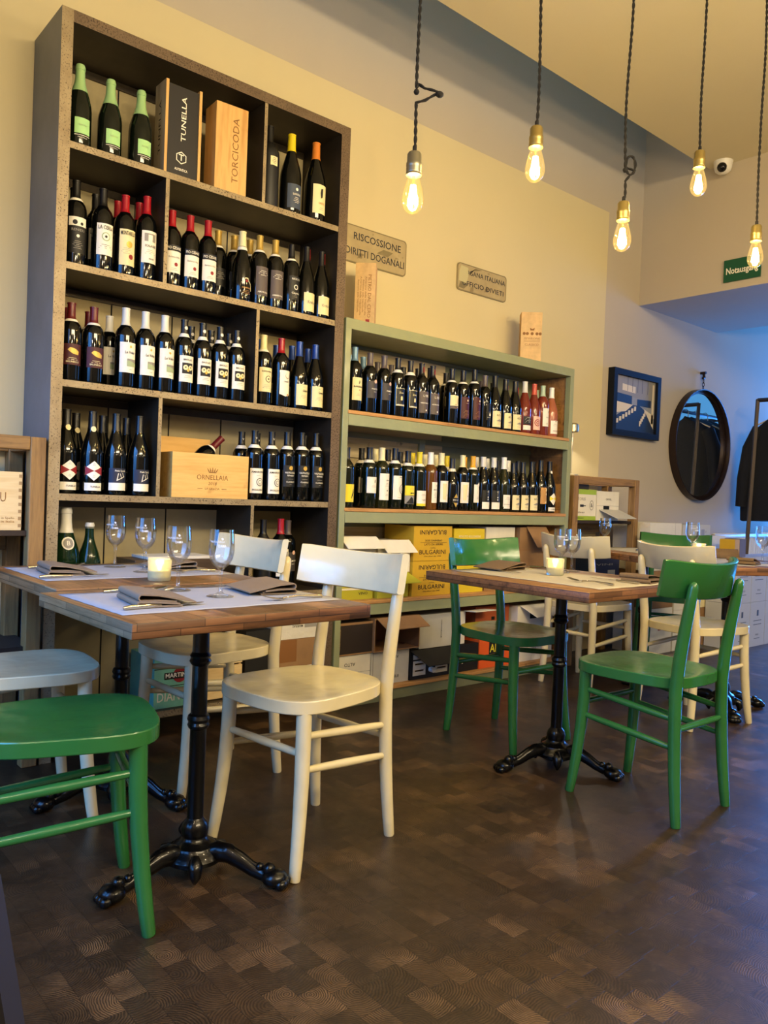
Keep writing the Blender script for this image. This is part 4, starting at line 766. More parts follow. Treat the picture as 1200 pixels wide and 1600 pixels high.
# desk lamp on the right rack
L1 = empty('desk_lamp', (4.425, 3.21, 1.2505), 0, 'small brushed aluminium lamp glowing beside the green bookcase', 'lamp')
AL = mat('brushed_aluminium', '#b9ad90', .3, .9)
b = MB(); b.lathe([(0, 0), (.05, 0), (.05, .012), (.01, .016), (0, .016)], AL, 24); b.build('base', L1)
b = MB(); b.lathe([(.006, .016), (.006, .300)], AL, 12); b.build('pole', L1)
b = MB(); b.lathe([(.036, .295), (.040, .30), (.039, .345), (.032, .354), (0, .356)], AL, 24); b.build('lamp_head', L1)
b = MB(); b.lathe([(.008, .296), (.036, .296), (.0361, .298), (.008, .2981)], mat('lamp_diffuser', '#fff2d8', .5, emit=25), 20); b.build('diffuser', L1)
pl = bpy.data.lights.new('lamp_light', 'SPOT'); pl.energy = 9; pl.color = (1, .9, .75); pl.spot_size = 2.6; pl.shadow_soft_size = .04; o = bpy.data.objects.new('lamp_light', pl); COL.objects.link(o); o.parent = L1; o.location = (0, 0, .292)

# ------------------------------------------------------------------ picture, mirror, sign, camera on the walls
P = empty('framed_picture', (5.085, YW-.001, 1.592), 0, 'framed blue-tinted photograph of a restaurant dining room', 'picture')
FR = mat('navy_black_frame', '#0d1118', .6, spec=.25)
b = MB(); w, h, d, t = .655, .50, .055, .045
b.box(0, w, -d, 0, 0, t, FR); b.box(0, w, -d, 0, h-t, h, FR); b.box(0, t, -d, 0, t, h-t, FR); b.box(w-t, w, -d, 0, t, h-t, FR); b.build('frame', P, .002)
q = NT('photo_print'); tc = q.n('TexCoord'); vv = q.n('TexVoronoi'); vv.inputs['Scale'].default_value = 22; q.l(tc.outputs['Object'], vv.inputs['Vector'])
q.l(q.ramp(q.math('ADD', q.math('MULTIPLY', vv.outputs['Distance'], .9), q.math('MULTIPLY', q.noise(tc.outputs['Object'], 14, 5), .4)), [(.3, '#20304f'), (.5, '#4a6594'), (.75, '#b5b6b4')]), q.b.inputs['Base Color'])
LPH = mat('photo_light', '#d8c9a8', .5); DPH = mat('photo_dark', '#1d2b45', .5); MPH = mat('photo_mid', '#8b8578', .5)
b = MB(); b.box(t, w-t, -.03, -.012, t, h-t, mat('photo_base', '#8d8c88', .5))
Yp = -.0306
def pq(pts, m): b.quad([(t+u*(w-2*t), Yp, t+v*(h-2*t)) for u, v in pts], m)
pq([(0, 0), (1, 0), (1, .3), (.62, .5), (.42, .5), (0, .22)], DPH); pq([(0, .68), (1, .6), (1, 1), (0, 1)], MPH); Yp -= .0003
pq([(.05, .52), (.42, .50), (.42, .66), (.05, .68)], DPH); pq([(.55, .50), (.9, .5), (.9, .64), (.55, .62)], DPH)
pq([(.18, .74), (.5, .72), (.5, .84), (.18, .86)], LPH); pq([(.0, .3), (.28, .36), (.45, .5), (.02, .52)], LPH); pq([(.62, .5), (.72, .46), (.98, .1), (.98, .36)], LPH); pq([(.92, .2), (.97, .2), (.97, .95), (.93, .95)], LPH); Yp -= .0003
for u in (.3, .42, .55, .66, .8): pq([(u, .74), (u+.008, .74), (u+.008, 1), (u, 1)], DPH)
for i in range(7):
    u = .06+.07*i; v = .12+.045*i; pq([(u, v), (u+.05, v+.01), (u+.05, v+.09), (u, v+.08)], LPH); 
for i in range(5): pq([(.62+.03*i, .12+.05*i), (.65+.03*i, .12+.05*i), (.65+.03*i, .22+.05*i), (.62+.03*i, .22+.05*i)], LPH)
b.build('photograph', P)
Mr = empty('round_mirror', (6.46, YW-.001, 1.61), 0, 'round wall mirror in a dark brown metal hoop frame', 'mirror')
HM = mat('dark_brown_hoop', '#30231d', .35, .5)
def ring(b, ro, ri, y0, y1, m, n=64):
    vs = []
    for i in range(n):
        a = 2*PI*i/n
        for R, y in ((ro, y0), (ro, y1), (ri, y1), (ri, y0)): vs.append((R*math.cos(a), y, R*math.sin(a)))
    b.add(vs, [(i*4+k, ((i+1) % n)*4+k, ((i+1) % n)*4+(k+1) % 4, i*4+(k+1) % 4) for i in range(n) for k in range(4)], m)
b = MB(); ring(b, .475, .467, -.065, -.001, HM); ring(b, .469, .44, -.028, -.022, HM); b.build('hoop_frame', Mr)
b = MB(); b.quad([(.466*math.cos(i*PI/32), -.02, .466*math.sin(i*PI/32)) for i in range(64)], mat('mirror_silver', '#e8ecf0', .015, 1)); b.build('mirror_glass', Mr)
b = MB()
for i in range(4):
    c = Vector((0, -.03, .49+i*.03)); pts = [c+Vector(((.009*math.cos(a*PI/6)) if i % 2 == 0 else 0, (.0 if i % 2 == 0 else .009*math.cos(a*PI/6)), .02*math.sin(a*PI/6))) for a in range(13)]; b.tube(pts, .003, HM, 6)
b.tube([(0, -.002, .62), (0, -.05, .62)], .012, HM, 10); b.tube([(-.012, -.03, .575), (.012, -.03, .575), (.0, -.03, .61)], .012, HM, 8); b.build('chain_hook', Mr)
E_ = empty('exit_sign', (5.459, 2.59, 2.75), 0, 'green emergency exit sign lettered Notausgang on the beam', 'sign')
b = MB(); b.obox(-.012, 0, -.13, .13, -.078, .078, mat('sign_green', '#0f4d33', .4)); b.build('plate', E_, .001)
b = MB(); b.text('Notausgang', F(-.0128, -.0, -.005, (0, -1, 0), (0, 0, 1)), .062, mat('sign_white', '#e9e2cf', .5, emit=0), .225, bold=.02); b.build('lettering', E_)
D = empty('security_camera', (5.40, 2.735, 3.5175), 0, 'white dome security camera on the ceiling by the beam', 'camera')
WP = mat('white_plastic', '#dcd9d0', .35)
b = MB(); b.lathe([(0, -.088), (.03, -.084), (.052, -.066), (.060, -.040), (.062, -.014), (.066, 0), (0, 0)], WP, 28); b.build('housing', D)
b = MB(); b.ball((0, 0, 0), .034, mat('camera_black', '#0c0c0e', .15), n=16); o = b.build('lens_ball', D); o.location = (-.038, -.012, -.052)

# radiator, coat rack, coats
RA = empty('radiator', (6.6, 3.27, 0), 0, 'white column radiator low on the blue-lit wall', 'radiator')
b = MB(); n = 40
for i in range(n):
    x = i*.046
    b.tube([(x, 0, .32), (x, 0, .34), (x, 0, .84), (x, 0, .86)], [.010, .017, .017, .010], WP, 8); b.tube([(x, .06, .32), (x, .06, .84)], .015, WP, 8)
b.tube([(-.02, 0, .345), (n*.046-.02, 0, .345)], .018, WP, 10); b.build('columns', RA)
b = MB(); b.tube([(-.02, 0, .835), (n*.046-.02, 0, .835)], .022, WP, 12); b.tube([(-.04, 0, .835), (-.02, 0, .835)], .016, AL, 12); b.build('header', RA)
CRK = empty('coat_rack', (6.93, 2.8, 0), 0, 'dark steel coat rack with slanted frame standing before the mirror wall', 'coat rack')
ST = mat('raw_steel', '#4a4038', .4, .6)
for sx, x0 in ((-1, 0), (1, 1.3)):
    for y in (.30, -.42):
        b = MB(); b.tube([(x0+sx*.13, y, 0), (x0, y, 2.04)], .018, ST, 4); b.build('post', CRK)
    b = MB(); b.tube([(x0, -.42, 2.03), (x0, .30, 2.03)], .018, ST, 4); b.build('crossbar', CRK)
b = MB(); b.tube([(0, .085, 1.99), (1.3, .085, 1.99)], .016, ST, 10); b.build('hanging_rail', CRK)
COAT = [mat('black_coat_cloth', '#0b0b0d', .8, bump=.3, bscale=30), mat('black_quilted_cloth', '#0d0c10', .6, bump=.3, bscale=20), mat('dark_jacket_cloth', '#111116', .75, bump=.3, bscale=30)]
for i in range(3):
    C_ = empty('coat', (7.06+i*.19, 2.86, 0), .0, ['black coat on a hanger, nearest on the coat rack', 'black quilted coat hanging second on the coat rack', 'dark jacket hanging third on the coat rack'][i], 'coat', 'coats on the rack')
    b = MB(); prof = [(.02, .06, 1.93), (.06, .055, 1.915), (.15, .06, 1.87), (.235, .065, 1.80), (.285, .075, 1.62), (.315, .08, 1.40), (.335, .08, 1.15), (.345, .075, .98+.04*i)]
    vs = []; m_ = 20
    for hw, hd, z in prof:
        for k in range(m_):
            a = 2*PI*k/m_; wob = 1+.05*math.sin(5*a+z*6+i); vs.append((hd*math.sin(a)*wob, hw*math.cos(a)*wob, z+.01*math.sin(3*a)))
    fs = [tuple(range(m_-1, -1, -1)), tuple((len(prof)-1)*m_+k for k in range(m_))]+[(j*m_+k, (j+1)*m_+k, (j+1)*m_+(k+1) % m_, j*m_+(k+1) % m_) for j in range(len(prof)-1) for k in range(m_)]
    b.add(vs, fs, COAT[i]); b.build('coat_body', C_, sharp=60)
    for s in (-1, 1):
        b = MB(); b.tube([(0, s*.20, 1.80), (-.01, s*.27, 1.62), (-.02, s*.31, 1.35), (-.02, s*.325, 1.10)], [.06, .068, .06, .05], COAT[i], 12); b.build('sleeve', C_, sharp=60)
    b = MB(); b.tube([(0, 0, 1.93), (0, 0, 1.965), (0, -.0, 1.99), (0, -.022, 2.012), (0, -.045, 2.008)], .004, AL, 6); b.tube([(0, -.22, 1.83), (0, 0, 1.93), (0, .22, 1.83)], .006, PALEP, 6); b.build('hanger', C_)
    C_.location.y = 2.93

# cartons along the far wall
gf = 'cartons stacked along the far wall'
k_ = 0
for c_, x in enumerate((5.90, 6.165, 6.43, 6.695)):
    for j in range(2):
        carton(x, 2.74, j*.352, .258, .23, .35, mat('bluish_white_cardboard', '#b9bcc4', .7), f'pale wine carton by the radiator, {"lower" if j == 0 else "upper"} row, {word(c_+1)} from left', [('VINO', .13, .09, .02, .06, SB)], [(.06, .20, .20, .205, SB), (.06, .20, .17, .175, SB), (.08, .18, .06, .064, SB), (.115, .145, .24, .285, SB)], group=gf)
FW = [(5.12, 0, .30, .33, CW, 'white carton on floor, leftmost under the far tables', 1), (5.44, 0, .26, .30, CW, 'white carton printed with a small red bird, lower', 1), (5.72, 0, .27, .30, CB, 'brown carton on the floor beside the bird cartons', 0), (6.0, 0, .24, .33, CK, 'black carton on floor left of pale stacked cartons', 0),
      (5.12, .332, .30, .27, CB, 'brown carton above the leftmost floor carton', 0), (5.44, .302, .26, .30, CW, 'white carton printed with a small red bird, upper', 1), (5.72, .302, .27, .28, PC, 'cream carton with two black icons by far wall', 2), (6.0, .332, .24, .25, CK, 'black carton stacked on the black floor carton', 0)]
for x, z, w, h, m, lb, kd in FW:
    mk = []
    if kd == 1: mk = [(.11, .15, .17, .22, RD), (.12, .14, .22, .235, INK), (.05, .21, .10, .104, GREY), (.05, .21, .08, .084, GREY)]
    if kd == 2: mk = [(.06, .08, .10, .15, INK), (.13, .15, .10, .15, INK), (.04, .2, .2, .205, GREY)]
    carton(x, 2.98, z, w, .3, h, m, lb, [], mk, group=gf)
carton(5.10, 3.0, .604, .44, .3, .345, CW, 'large white carton on top of stack behind the green chair', [], [(.35, .352, 0, .345, GREY)], group=gf)
carton(5.56, 3.0, .604, .42, .3, .335, CWG, 'large pale carton with line drawings beside the big white one', [('LV', .34, .28, .03, .05, GREY)], [(.28, .33, .25, .30, GREY), (.10, .104, .10, .22, GREY), (.14, .144, .08, .20, GREY), (.2, .204, .12, .24, GREY)], group=gf)
carton(6.0, 3.0, .584, .24, .3, .27, CW, 'plain white carton at right end of the high stack', group=gf)
carton(5.90, 2.76, .7055, .075, .12, .135, CY, 'mustard yellow carton on top of the pale cartons', group=gf)
carton(5.98, 2.76, .7055, .10, .12, .138, mat('purple_grey_cardboard', '#6d6878', .7), 'purple-grey carton beside the mustard one on pale cartons', group=gf)

# ------------------------------------------------------------------ chairs
def lerp(a, b, t): return a+(b-a)*t
def make_chair(m, label, group):
    r = empty('bistro_chair', (0, 0, 0), 0, label, 'chair', group)
    # seat: rounded trapezoid, dished
    b = MB(); N = 40; out = []
    for i in range(N):
        a = 2*PI*i/N; c, s = math.cos(a), math.sin(a); e = .52
        x = math.copysign(abs(c)**e, c); y = math.copysign(abs(s)**e, s)
        hw = .205 if y > 0 else .205
        wd = lerp(.182, .212, (y+1)/2); out.append((x*wd, y*.218+.014-.012*(x*x)*(1 if y > 0 else -1)))
    rings = [(.992, .449, 0), (1.0, .4515, 0), (1.0, .4835, 0), (.992, .4862, 0), (.95, .4864, 0), (.80, .482, 0), (.6, .4785, 0), (.35, .477, 0), (.12, .4765, 0)]
    vs = []
    for k, z, _ in rings:
        for x, y in out: vs.append((x*k, (y-.01)*k+.01, z))
    fs = [tuple(range(N-1, -1, -1)), tuple((len(rings)-1)*N+i for i in range(N))]
    fs += [(j*N+i, j*N+(i+1) % N, (j+1)*N+(i+1) % N, (j+1)*N+i) for j in range(len(rings)-1) for i in range(N)]
    b.add(vs, fs, m); b.build('seat', r, sharp=24)
    def fl(s, z):   # front leg centre
        t = min(1, z/.45); return (s*(.165+.022*(1-t)**1.5), .165+.035*(1-t)**2, z)
    def rl(s, z):
        if z < .47: t = z/.47; return (s*(.155+.012*(1-t)**1.5), -.185-.028*(1-t)**2, z)
        t = (z-.47)/.345; return (s*.155, -.185-.050*t**1.2, z)
    for s in (-1, 1):
        b = MB(); zz = [0, .004, .06, .15, .25, .35, .452]; b.tube([fl(s, z) for z in zz], [.015, .0165, .018, .0195, .021, .022, .022], m, 12); b.build('leg', r, sharp=60)
    for s in (-1, 1):
        b = MB(); zz = [0, .004, .06, .15, .25, .35, .45, .55, .65, .74, .79, .808, .816]; b.tube([rl(s, z) for z in zz], [.015, .0165, .018, .0195, .0205, .021, .0215, .021, .020, .0185, .017, .0135, .005], m, 12); b.build('leg', r, sharp=60)
    for s in (-1, 1):
        for z0, z1 in ((.385, .350), (.292, .255)):
            b = MB(); p, q_ = Vector(fl(s, z0)), Vector(rl(s, z1)); b.tube([p, p.lerp(q_, .15), p.lerp(q_, .5), p.lerp(q_, .85), q_], [.009, .011, .0125, .011, .009], m, 10); b.build('stretcher', r, sharp=60)
    for fn, z in ((fl, .335), (rl, .315)):
        b = MB(); p, q_ = Vector(fn(-1, z)), Vector(fn(1, z)); b.tube([p, p.lerp(q_, .15), p.lerp(q_, .5), p.lerp(q_, .85), q_], [.009, .011, .0125, .011, .009], m, 10); b.build('stretcher', r, sharp=60)
    # backrest plank
    b = MB(); n = 20; vs = []; hw = .237
    for i in range(n+1):
        u = -1+2*i/n; x = hw*u*(1-.03*u*u); yc = -.234+.078*abs(u)**2.2
        e = max(0, (abs(u)-.93)/.07); zt = .873+.016*u*u-.003*e*e; zb = .751+.010*u*u+.003*e*e
        nx, ny = -(.165*abs(u)**1.2*math.copysign(1, u))*1.0, hw
        l = math.hypot(nx, ny); nx, ny = nx/l, ny/l; th = .011
        for (f, z, ty_) in ((1, zb+.004, 0), (1, zt-.004, 0), (.5, zt, 0), (-.5, zt, 0), (-1, zt-.004, 0), (-1, zb+.004, 0), (-.5, zb, 0), (.5, zb, 0)):
            lean = -(z-.81)*.17
            vs.append((x+nx*th*f, yc+ny*th*f+lean, z))
    K = 8; fs = [tuple(range(K-1, -1, -1)), tuple(n*K+k for k in range(K))]+[(i*K+k, i*K+(k+1) % K, (i+1)*K+(k+1) % K, (i+1)*K+k) for i in range(n) for k in range(K)]
    b.add(vs, fs, m); b.build('backrest', r, sharp=50)
    return r
def place(proto, x, y, ang, label): return copy_tree(proto, (x, y, 0), math.radians(ang-90), label)
ga, gc = 'green wooden bistro chairs', 'cream wooden bistro chairs'
cg = make_chair(M_GREEN, 'green wooden chair with worn seat, rightmost, back turned to the viewer', ga); cg.location = (2.615, 1.508, 0); cg.rotation_euler = (0, 0, math.radians(89-90))
cc = make_chair(M_CREAM, 'cream wooden chair in front, right of the nearest table', gc); cc.location = (1.404, 1.95, 0); cc.rotation_euler = (0, 0, math.radians(187.5-90))
place(cg, .662, 1.957, -14, 'green wooden chair at lower left corner, only seat and legs visible')
place(cg, 2.765, 2.30, 270, 'green wooden chair facing viewer between green bookcase and the candle table')
place(cg, 4.92, 2.73, 202, 'green wooden chair at the far tables, in front of the white cartons')
place(cc, .752, 2.61, -5, 'cream wooden chair at left behind the lower left green chair')
place(cc, 1.44, 2.64, 182, 'cream wooden chair behind the front cream chair, facing the pushed-together tables')
place(cc, 4.0, 2.735, 1, 'cream wooden chair tucked in before the right timber rack')
place(cc, 3.80, 1.965, -11, 'cream wooden chair behind the rightmost green chair')

# ------------------------------------------------------------------ tables
def make_base(r, h, rot=0, bo=(0, 0)):
    b = MB(); b.lathe([(.0, .034), (.060, .034), (.078, .044), (.080, .056), (.070, .070), (.062, .076), (.058, .084), (.042, .094), (.036, .100), (.034, .106), (.036, .112), (.037, .128), (.033, .142), (.026, .150), (.0225, .156), (.022, .40), (.027, .404), (.030, .412), (.027, .419), (.031, .428), (.028, .438), (.022, .443), (.0215, .575), (.026, .579), (.030, .587), (.026, .595), (.029, .602), (.023, .612), (.022, h-.055), (.030, h-.05), (.030, h-.042), (0, h-.042)], M_IRON, 36)
    b.build('column', r, sharp=30)
    b = MB(); b.obox(-.11, .11, -.025, .025, h-.044, h-.0395, M_IRON); b.obox(-.025, .025, -.11, .11, h-.0445, h-.040, M_IRON); b.build('top_plate', r)
    for k in range(3):
        a = rot+k*2*PI/3; c, s = math.cos(a), math.sin(a)
        P_ = [(.045, .058), (.075, .072), (.105, .070), (.140, .055), (.175, .036), (.205, .026), (.222, .028)]
        b = MB(); b.tube([(c*u, s*u, z) for u, z in P_], [.026, .029, .026, .022, .018, .016, .020], M_IRON, 12, .85)
        b.tube([(c*u, s*u, z+.016) for u, z in P_[:-1]], [.010, .012, .011, .010, .008, .007], M_IRON, 8)
        b.ball((c*.238, s*.238, .024), .031, M_IRON, (1.15, 1.15, .78), 14); b.ball((c*.222, s*.222, .044), .018, M_IRON, (1, 1, 1), 10)
        for q_ in (-1, 0, 1): b.ball((c*.262-s*.015*q_, s*.262+c*.015*q_, .0145), .0150, M_IRON, (1.2, 1.2, .95), 10); 
        b.ball((c*.195, s*.195, .046), .013, M_IRON, (1, 1, 1), 8)
        b.build('leg', r, sharp=60)
        a2 = a+PI/3; c, s = math.cos(a2), math.sin(a2)
        b = MB(); b.tube([(c*.06, s*.06, .066), (c*.084, s*.084, .052), (c*.090, s*.090, .030), (c*.084, s*.084, .010)], [.014, .021, .016, .005], M_IRON, 10); b.build('ornament', r, sharp=60)
def table(x, y, w, d, h, rz, label, brot=.35, bo=(0, 0), le=None):
    r = empty('bistro_table', (x, y, 0), rz, label, 'table', 'bistro tables')
    b = MB(); b.box(-w/2, w/2, -d/2, d/2, h-.038, h, M_TOP, {'f': M_TOPE, 'k': M_TOPE, 'l': le or M_TOPE, 'r': M_TOPE, 'b': M_TOPE})
    o = b.build('tabletop', r)
    bm = bmesh.new(); bm.from_mesh(o.data); bmesh.ops.remove_doubles(bm, verts=bm.verts, dist=1e-5); bm.to_mesh(o.data); bm.free()
    bv = o.modifiers.new('bevel', 'BEVEL'); bv.width = .003; bv.segments = 2
    make_base(r, h, brot)
    for ch in r.children:
        if ch.name.split('.')[0] != 'tabletop': ch.location = (bo[0], bo[1], 0)
    return r
table(1.070, 1.990, .705, .605, .75, .02, 'nearest table, dark reclaimed wood top on black iron pedestal', math.radians(64), (-.035, -.045), M_TOPW)
table(1.118, 2.662, .71, .72, .755, 0, 'second wooden table pushed against the nearest one, by the shelving', math.radians(57), (-.033, -.07), M_TOPW)
table(2.690, 1.990, .745, .815, .752, 0, 'wooden pedestal table in the middle between two green chairs', math.radians(43), (-.072, -.073))
table(4.10, 1.95, .69, .76, .787, -.39, 'far right table behind the rightmost green chair', math.radians(2))
table(4.41, 2.62, .69, .66, .785, -.39, 'far table beside the right timber rack, cream chair tucked under', math.radians(217))

# ------------------------------------------------------------------ table settings
PAPER = mat('grey_paper_mat', '#9b9ba0', .8, bump=.1, bscale=30); PAPW = mat('cream_paper_mat', '#aba28a', .8, bump=.1, bscale=30)
NAP = mat('taupe_napkin', '#7d6c5a', .85, bump=.15, bscale=200); NAPB = mat('brown_napkin', '#6d573c', .85, bump=.15, bscale=200)
CUT = mat('stainless_steel', '#c9c3b4', .18, 1)
def paper(x0, x1, y0, y1, z, m, label, rz=0):
    b = MB(); n = 14; vs = []; cx, cy = (x0+x1)/2, (y0+y1)/2; w, d = x1-x0, y1-y0
    for j in range(n+1):
        for i in range(n+1):
            ed = max(abs(i/n-.5), abs(j/n-.5))*2
            vs.append((-w/2+w*i/n, -d/2+d*j/n, .0009+.0012*max(0, ed-.85)*6*(1+math.sin(i*1.7+j*2.3))*.5))
    top = [(j*(n+1)+i, j*(n+1)+i+1, (j+1)*(n+1)+i+1, (j+1)*(n+1)+i) for j in range(n) for i in range(n)]
    b.add(vs, top, m); o = b.build('paper_placemat', None, sharp=80); s = o.modifiers.new('solid', 'SOLIDIFY'); s.thickness = .0006
    o.location = (cx, cy, z); o.rotation_euler = (0, 0, rz); tag(o, label, 'placemat', 'paper placemats'); return o
TA, TB, TC, TD, TE = .75, .755, .752, .787, .785
paper(.745, 1.405, 1.80, 2.225, TA, PAPER, 'grey paper mat running across the nearest table', .02)
paper(.80, 1.450, 2.50, 2.96, TB, PAPER, 'grey paper mat across the table by the shelving')
paper(2.44, 2.90, 1.62, 2.36, TC, PAPW, 'cream paper mat on the middle table')
paper(3.90, 4.32, 1.66, 2.22, TD, PAPER, 'paper mat on the far right table', -.39)
paper(4.24, 4.62, 2.42, 2.96, TE, PAPW, 'paper mat on the far table by the rack', -.39)
def napkin(x, y, z, ang, label, m=NAP, L=.20, W=.115):
    r = empty('napkin', (x, y, z+.0015), math.radians(ang), label, 'napkin', 'folded cloth napkins')
    def sheet(path, y0, y1, name):
        b = MB(); t = .0035; n = len(path); vs = []; P2 = [Vector((a, c)) for a, c in path]
        for yy in (y0, (y0+y1)/2, y1):
            for sgn in (1, -1):
                for i, p in enumerate(P2):
                    tg = (P2[min(i+1, n-1)]-P2[max(i-1, 0)]).normalized(); nn = Vector((-tg.y, tg.x))*t/2*sgn; vs.append((p.x+nn.x, yy+.0, p.y+nn.y+.0))
        fs = []; S_ = 2*n
        for k in range(2):
            for i in range(n-1):
                fs.append((k*S_+i, k*S_+i+1, (k+1)*S_+i+1, (k+1)*S_+i)); fs.append((k*S_+n+i+1, k*S_+n+i, (k+1)*S_+n+i, (k+1)*S_+n+i+1))
            fs.append((k*S_, (k+1)*S_, (k+1)*S_+n, k*S_+n)); fs.append((k*S_+n-1, k*S_+2*n-1, (k+1)*S_+2*n-1, (k+1)*S_+n-1))
        for k in (0, 2):
            for i in range(n-1): fs.append((k*S_+i, k*S_+n+i, k*S_+n+i+1, k*S_+i+1))
        b.add(vs, fs, m); b.build(name, r, sharp=70)
    arc = lambda cx, cz, rr, n=7: [(cx-rr*math.sin(PI*i/n), cz-rr*math.cos(PI*i/n)) for i in range(n+1)]
    sheet([(W, .003), (W*.5, .003)]+arc(.006, .0085, .0060)+[(W*.5, .0125), (W*.95, .008)], -L/2, L/2, 'lower_fold')
    sheet([(W*.9, .0125), (W*.5, .0165)]+arc(.014, .0245, .0080)+[(W*.5, .029), (W*1.35, .010)], -L/2+.012, L/2+.01, 'upper_fold')
    return r
napkin(.835, 1.975, TA, -8, 'taupe napkin on the nearest table, left place')
napkin(1.37, 2.06, TA, 172, 'taupe napkin on the nearest table, right place by the cream chair')
napkin(.855, 2.72, TB, -6, 'taupe napkin on table by the shelving, left place')
napkin(1.40, 2.76, TB, 175, 'taupe napkin on table by the shelving, right place')
napkin(2.80, 1.70, TC, 10, 'brown napkin nearest on the middle table', NAPB, .12, .17)
napkin(2.79, 2.33, TC, 186, 'brown napkin on the middle table before the green chair', NAPB, .15, .15)
napkin(3.93, 1.80, TD, 10, 'brown napkin lying on the far right table', NAPB, .13, .10)
napkin(4.36, 2.50, TE, 10, 'brown napkin on the far table by the rack', NAPB, .13, .09)
# standing folded napkin / card on far right table
b = MB(); b.prism([(-.10, -.035), (-.097, -.035), (0.0, .0), (-.10, -.030)], 0, .001, NAPB)
b = MB(); b.quad([(-.09, -.03, 0), (.09, -.03, 0), (.088, 0, .05), (-.088, 0, .05)], NAPB); b.quad([(.09, .03, 0), (-.09, .03, 0), (-.088, 0, .05), (.088, 0, .05)], NAPB)
o = b.build('folded_card', None, sharp=10); s = o.modifiers.new('s', 'SOLIDIFY'); s.thickness = .003; o.location = (4.335, 2.10, TD+.004); o.rotation_euler = (0, 0, -.75); tag(o, 'brown tent-folded napkin standing on the far right table', 'napkin')

def knife_proto(label):
    r = empty('knife', (0, 0, 0), 0, label, 'knife', 'table knives')
    b = MB(); b.tube([(0, 0, .004), (.02, 0, .005), (.07, 0, .0045), (.105, 0, .004)], [.0045, .0062, .0052, .004], CUT, 10, .7); b.build('handle', r, sharp=60)
    b = MB(); pts = [(.103, -.004), (.125, -.0085), (.18, -.010), (.22, -.0075), (.232, 0.0), (.22, .0035), (.125, .004), (.103, .003)]; b.prism(pts, .0032, .0046, CUT); b.build('blade', r); return r
def fork_proto(label):
    r = empty('fork', (0, 0, 0), 0, label, 'fork', 'table forks')
    b = MB(); b.tube([(0, 0, .003), (.03, 0, .005), (.08, 0, .008), (.12, 0, .006), (.135, 0, .004)], [.0055, .005, .003, .003, .0035], CUT, 10, 1.0, ); b.build('handle', r, sharp=60)
    b = MB(); sec = [(.132, .004, .004), (.142, .0115, .003), (.155, .0125, .0035)]; vs = []
    for x, w, z in sec: vs += [(x, -w, z), (x, w, z), (x, w, z+.0016), (x, -w, z+.0016)]
    b.add(vs, [(0, 3, 2, 1)]+[(j*4+k, j*4+(k+1) % 4, (j+1)*4+(k+1) % 4, (j+1)*4+k) for j in range(2) for k in range(4)]+[(8, 9, 10, 11)], CUT)
    for k in range(4): y = -.0102+.0068*k; b.tube([(.154, y, .0045), (.175, y, .0075), (.196, y*.95, .013)], [.0021, .0019, .0009], CUT, 6)
    b.build('head', r, sharp=50); return r
K = knife_proto('dinner knife beside the nearest table\'s left napkin'); K.location = (.78, 1.865, TA+.0025); K.rotation_euler = (0, 0, math.radians(6))
def kn(x, y, z, a, l): copy_tree(K, (x, y, z+.0025), math.radians(a), l)
Fk = fork_proto('dinner fork on nearest table, left place, tines toward the candle'); Fk.location = (.86, 2.20, TA+.0025); Fk.rotation_euler = (0, 0, math.radians(-2))
def fk(x, y, z, a, l): copy_tree(Fk, (x, y, z+.0025), math.radians(a), l)
kn(1.385, 2.20, TA, 176, 'dinner knife on nearest table, right place, behind the napkin')
fk(1.38, 1.865, TA, 180, 'dinner fork on nearest table, right place, in front of napkin')
kn(.80, 2.57, TB, 5, 'dinner knife on table by shelving, left place')
fk(.86, 2.89, TB, 3, 'dinner fork on table by shelving, left place')
kn(1.43, 2.88, TB, 178, 'dinner knife on table by shelving, right place')
fk(1.43, 2.60, TB, 184, 'dinner fork on table by shelving, right place')
fk(2.60, 1.67, TC, 95, 'dinner fork on the middle table with tines toward glasses')
kn(2.76, 1.66, TC, 88, 'dinner knife beside the nearest brown napkin, middle table')
kn(2.62, 2.36, TC, 270, 'dinner knife on middle table at the green chair place')
fk(2.93, 2.33, TC, 268, 'dinner fork on middle table beyond the candle')
kn(4.0, 1.90, TD, 20, 'dinner knife on the far right table')
kn(4.30, 2.62, TE, 20, 'dinner knife on the far table by the rack')

def glass_proto(label):
    r = empty('wine_glass', (0, 0, 0), 0, label, 'wine glass', 'wine glasses')
    out = [(.0, .0), (.038, .0), (.0385, .0015), (.030, .004), (.012, .008), (.0065, .014), (.0050, .03), (.0048, .06), (.0058, .074), (.012, .082), (.024, .092), (.0325, .108), (.0365, .128), (.0370, .145), (.0355, .170), (.0340, .192)]
    inn = [(.0328, .192), (.0343, .170), (.0358, .145), (.0353, .128), (.0312, .109), (.022, .094), (.010, .085), (0, .083)]
    b = MB(); b.lathe(out+inn, M_CRYS, 32); b.build('glass_body', r, sharp=60)
    b = MB(); etch = mat('etched_white', '#e6e8ea', .6)
    def fn0(h, off):
        def g(u, v): R = .0375; a = (u+off)/R-PI*.75; return (R*math.cos(a), R*math.sin(a), h+v)
        return g
    b.text('VALPOLICELLA', fn0(.158, -.004), .008, etch, .045); b.text('DAMA', fn0(.146, .012), .011, etch, .022, bold=.01)
    b.quad([fn0(.166, .012)(.004*math.cos(i*PI/2.5)*(1 if i % 2 == 0 else .45), .004*math.sin(i*PI/2.5)) for i in range(5)], etch); b.build('etched_lettering', r, sharp=60)
    return r
Gs = glass_proto('wine glass on nearest table, right place, etched white lettering'); Gs.location = (1.12, 2.00, TA+.002)
def gl(x, y, z, l, a=0): copy_tree(Gs, (x, y, z+.002), a, l)
gl(1.075, 2.175, TA, 'wine glass on nearest table just in front of candle')
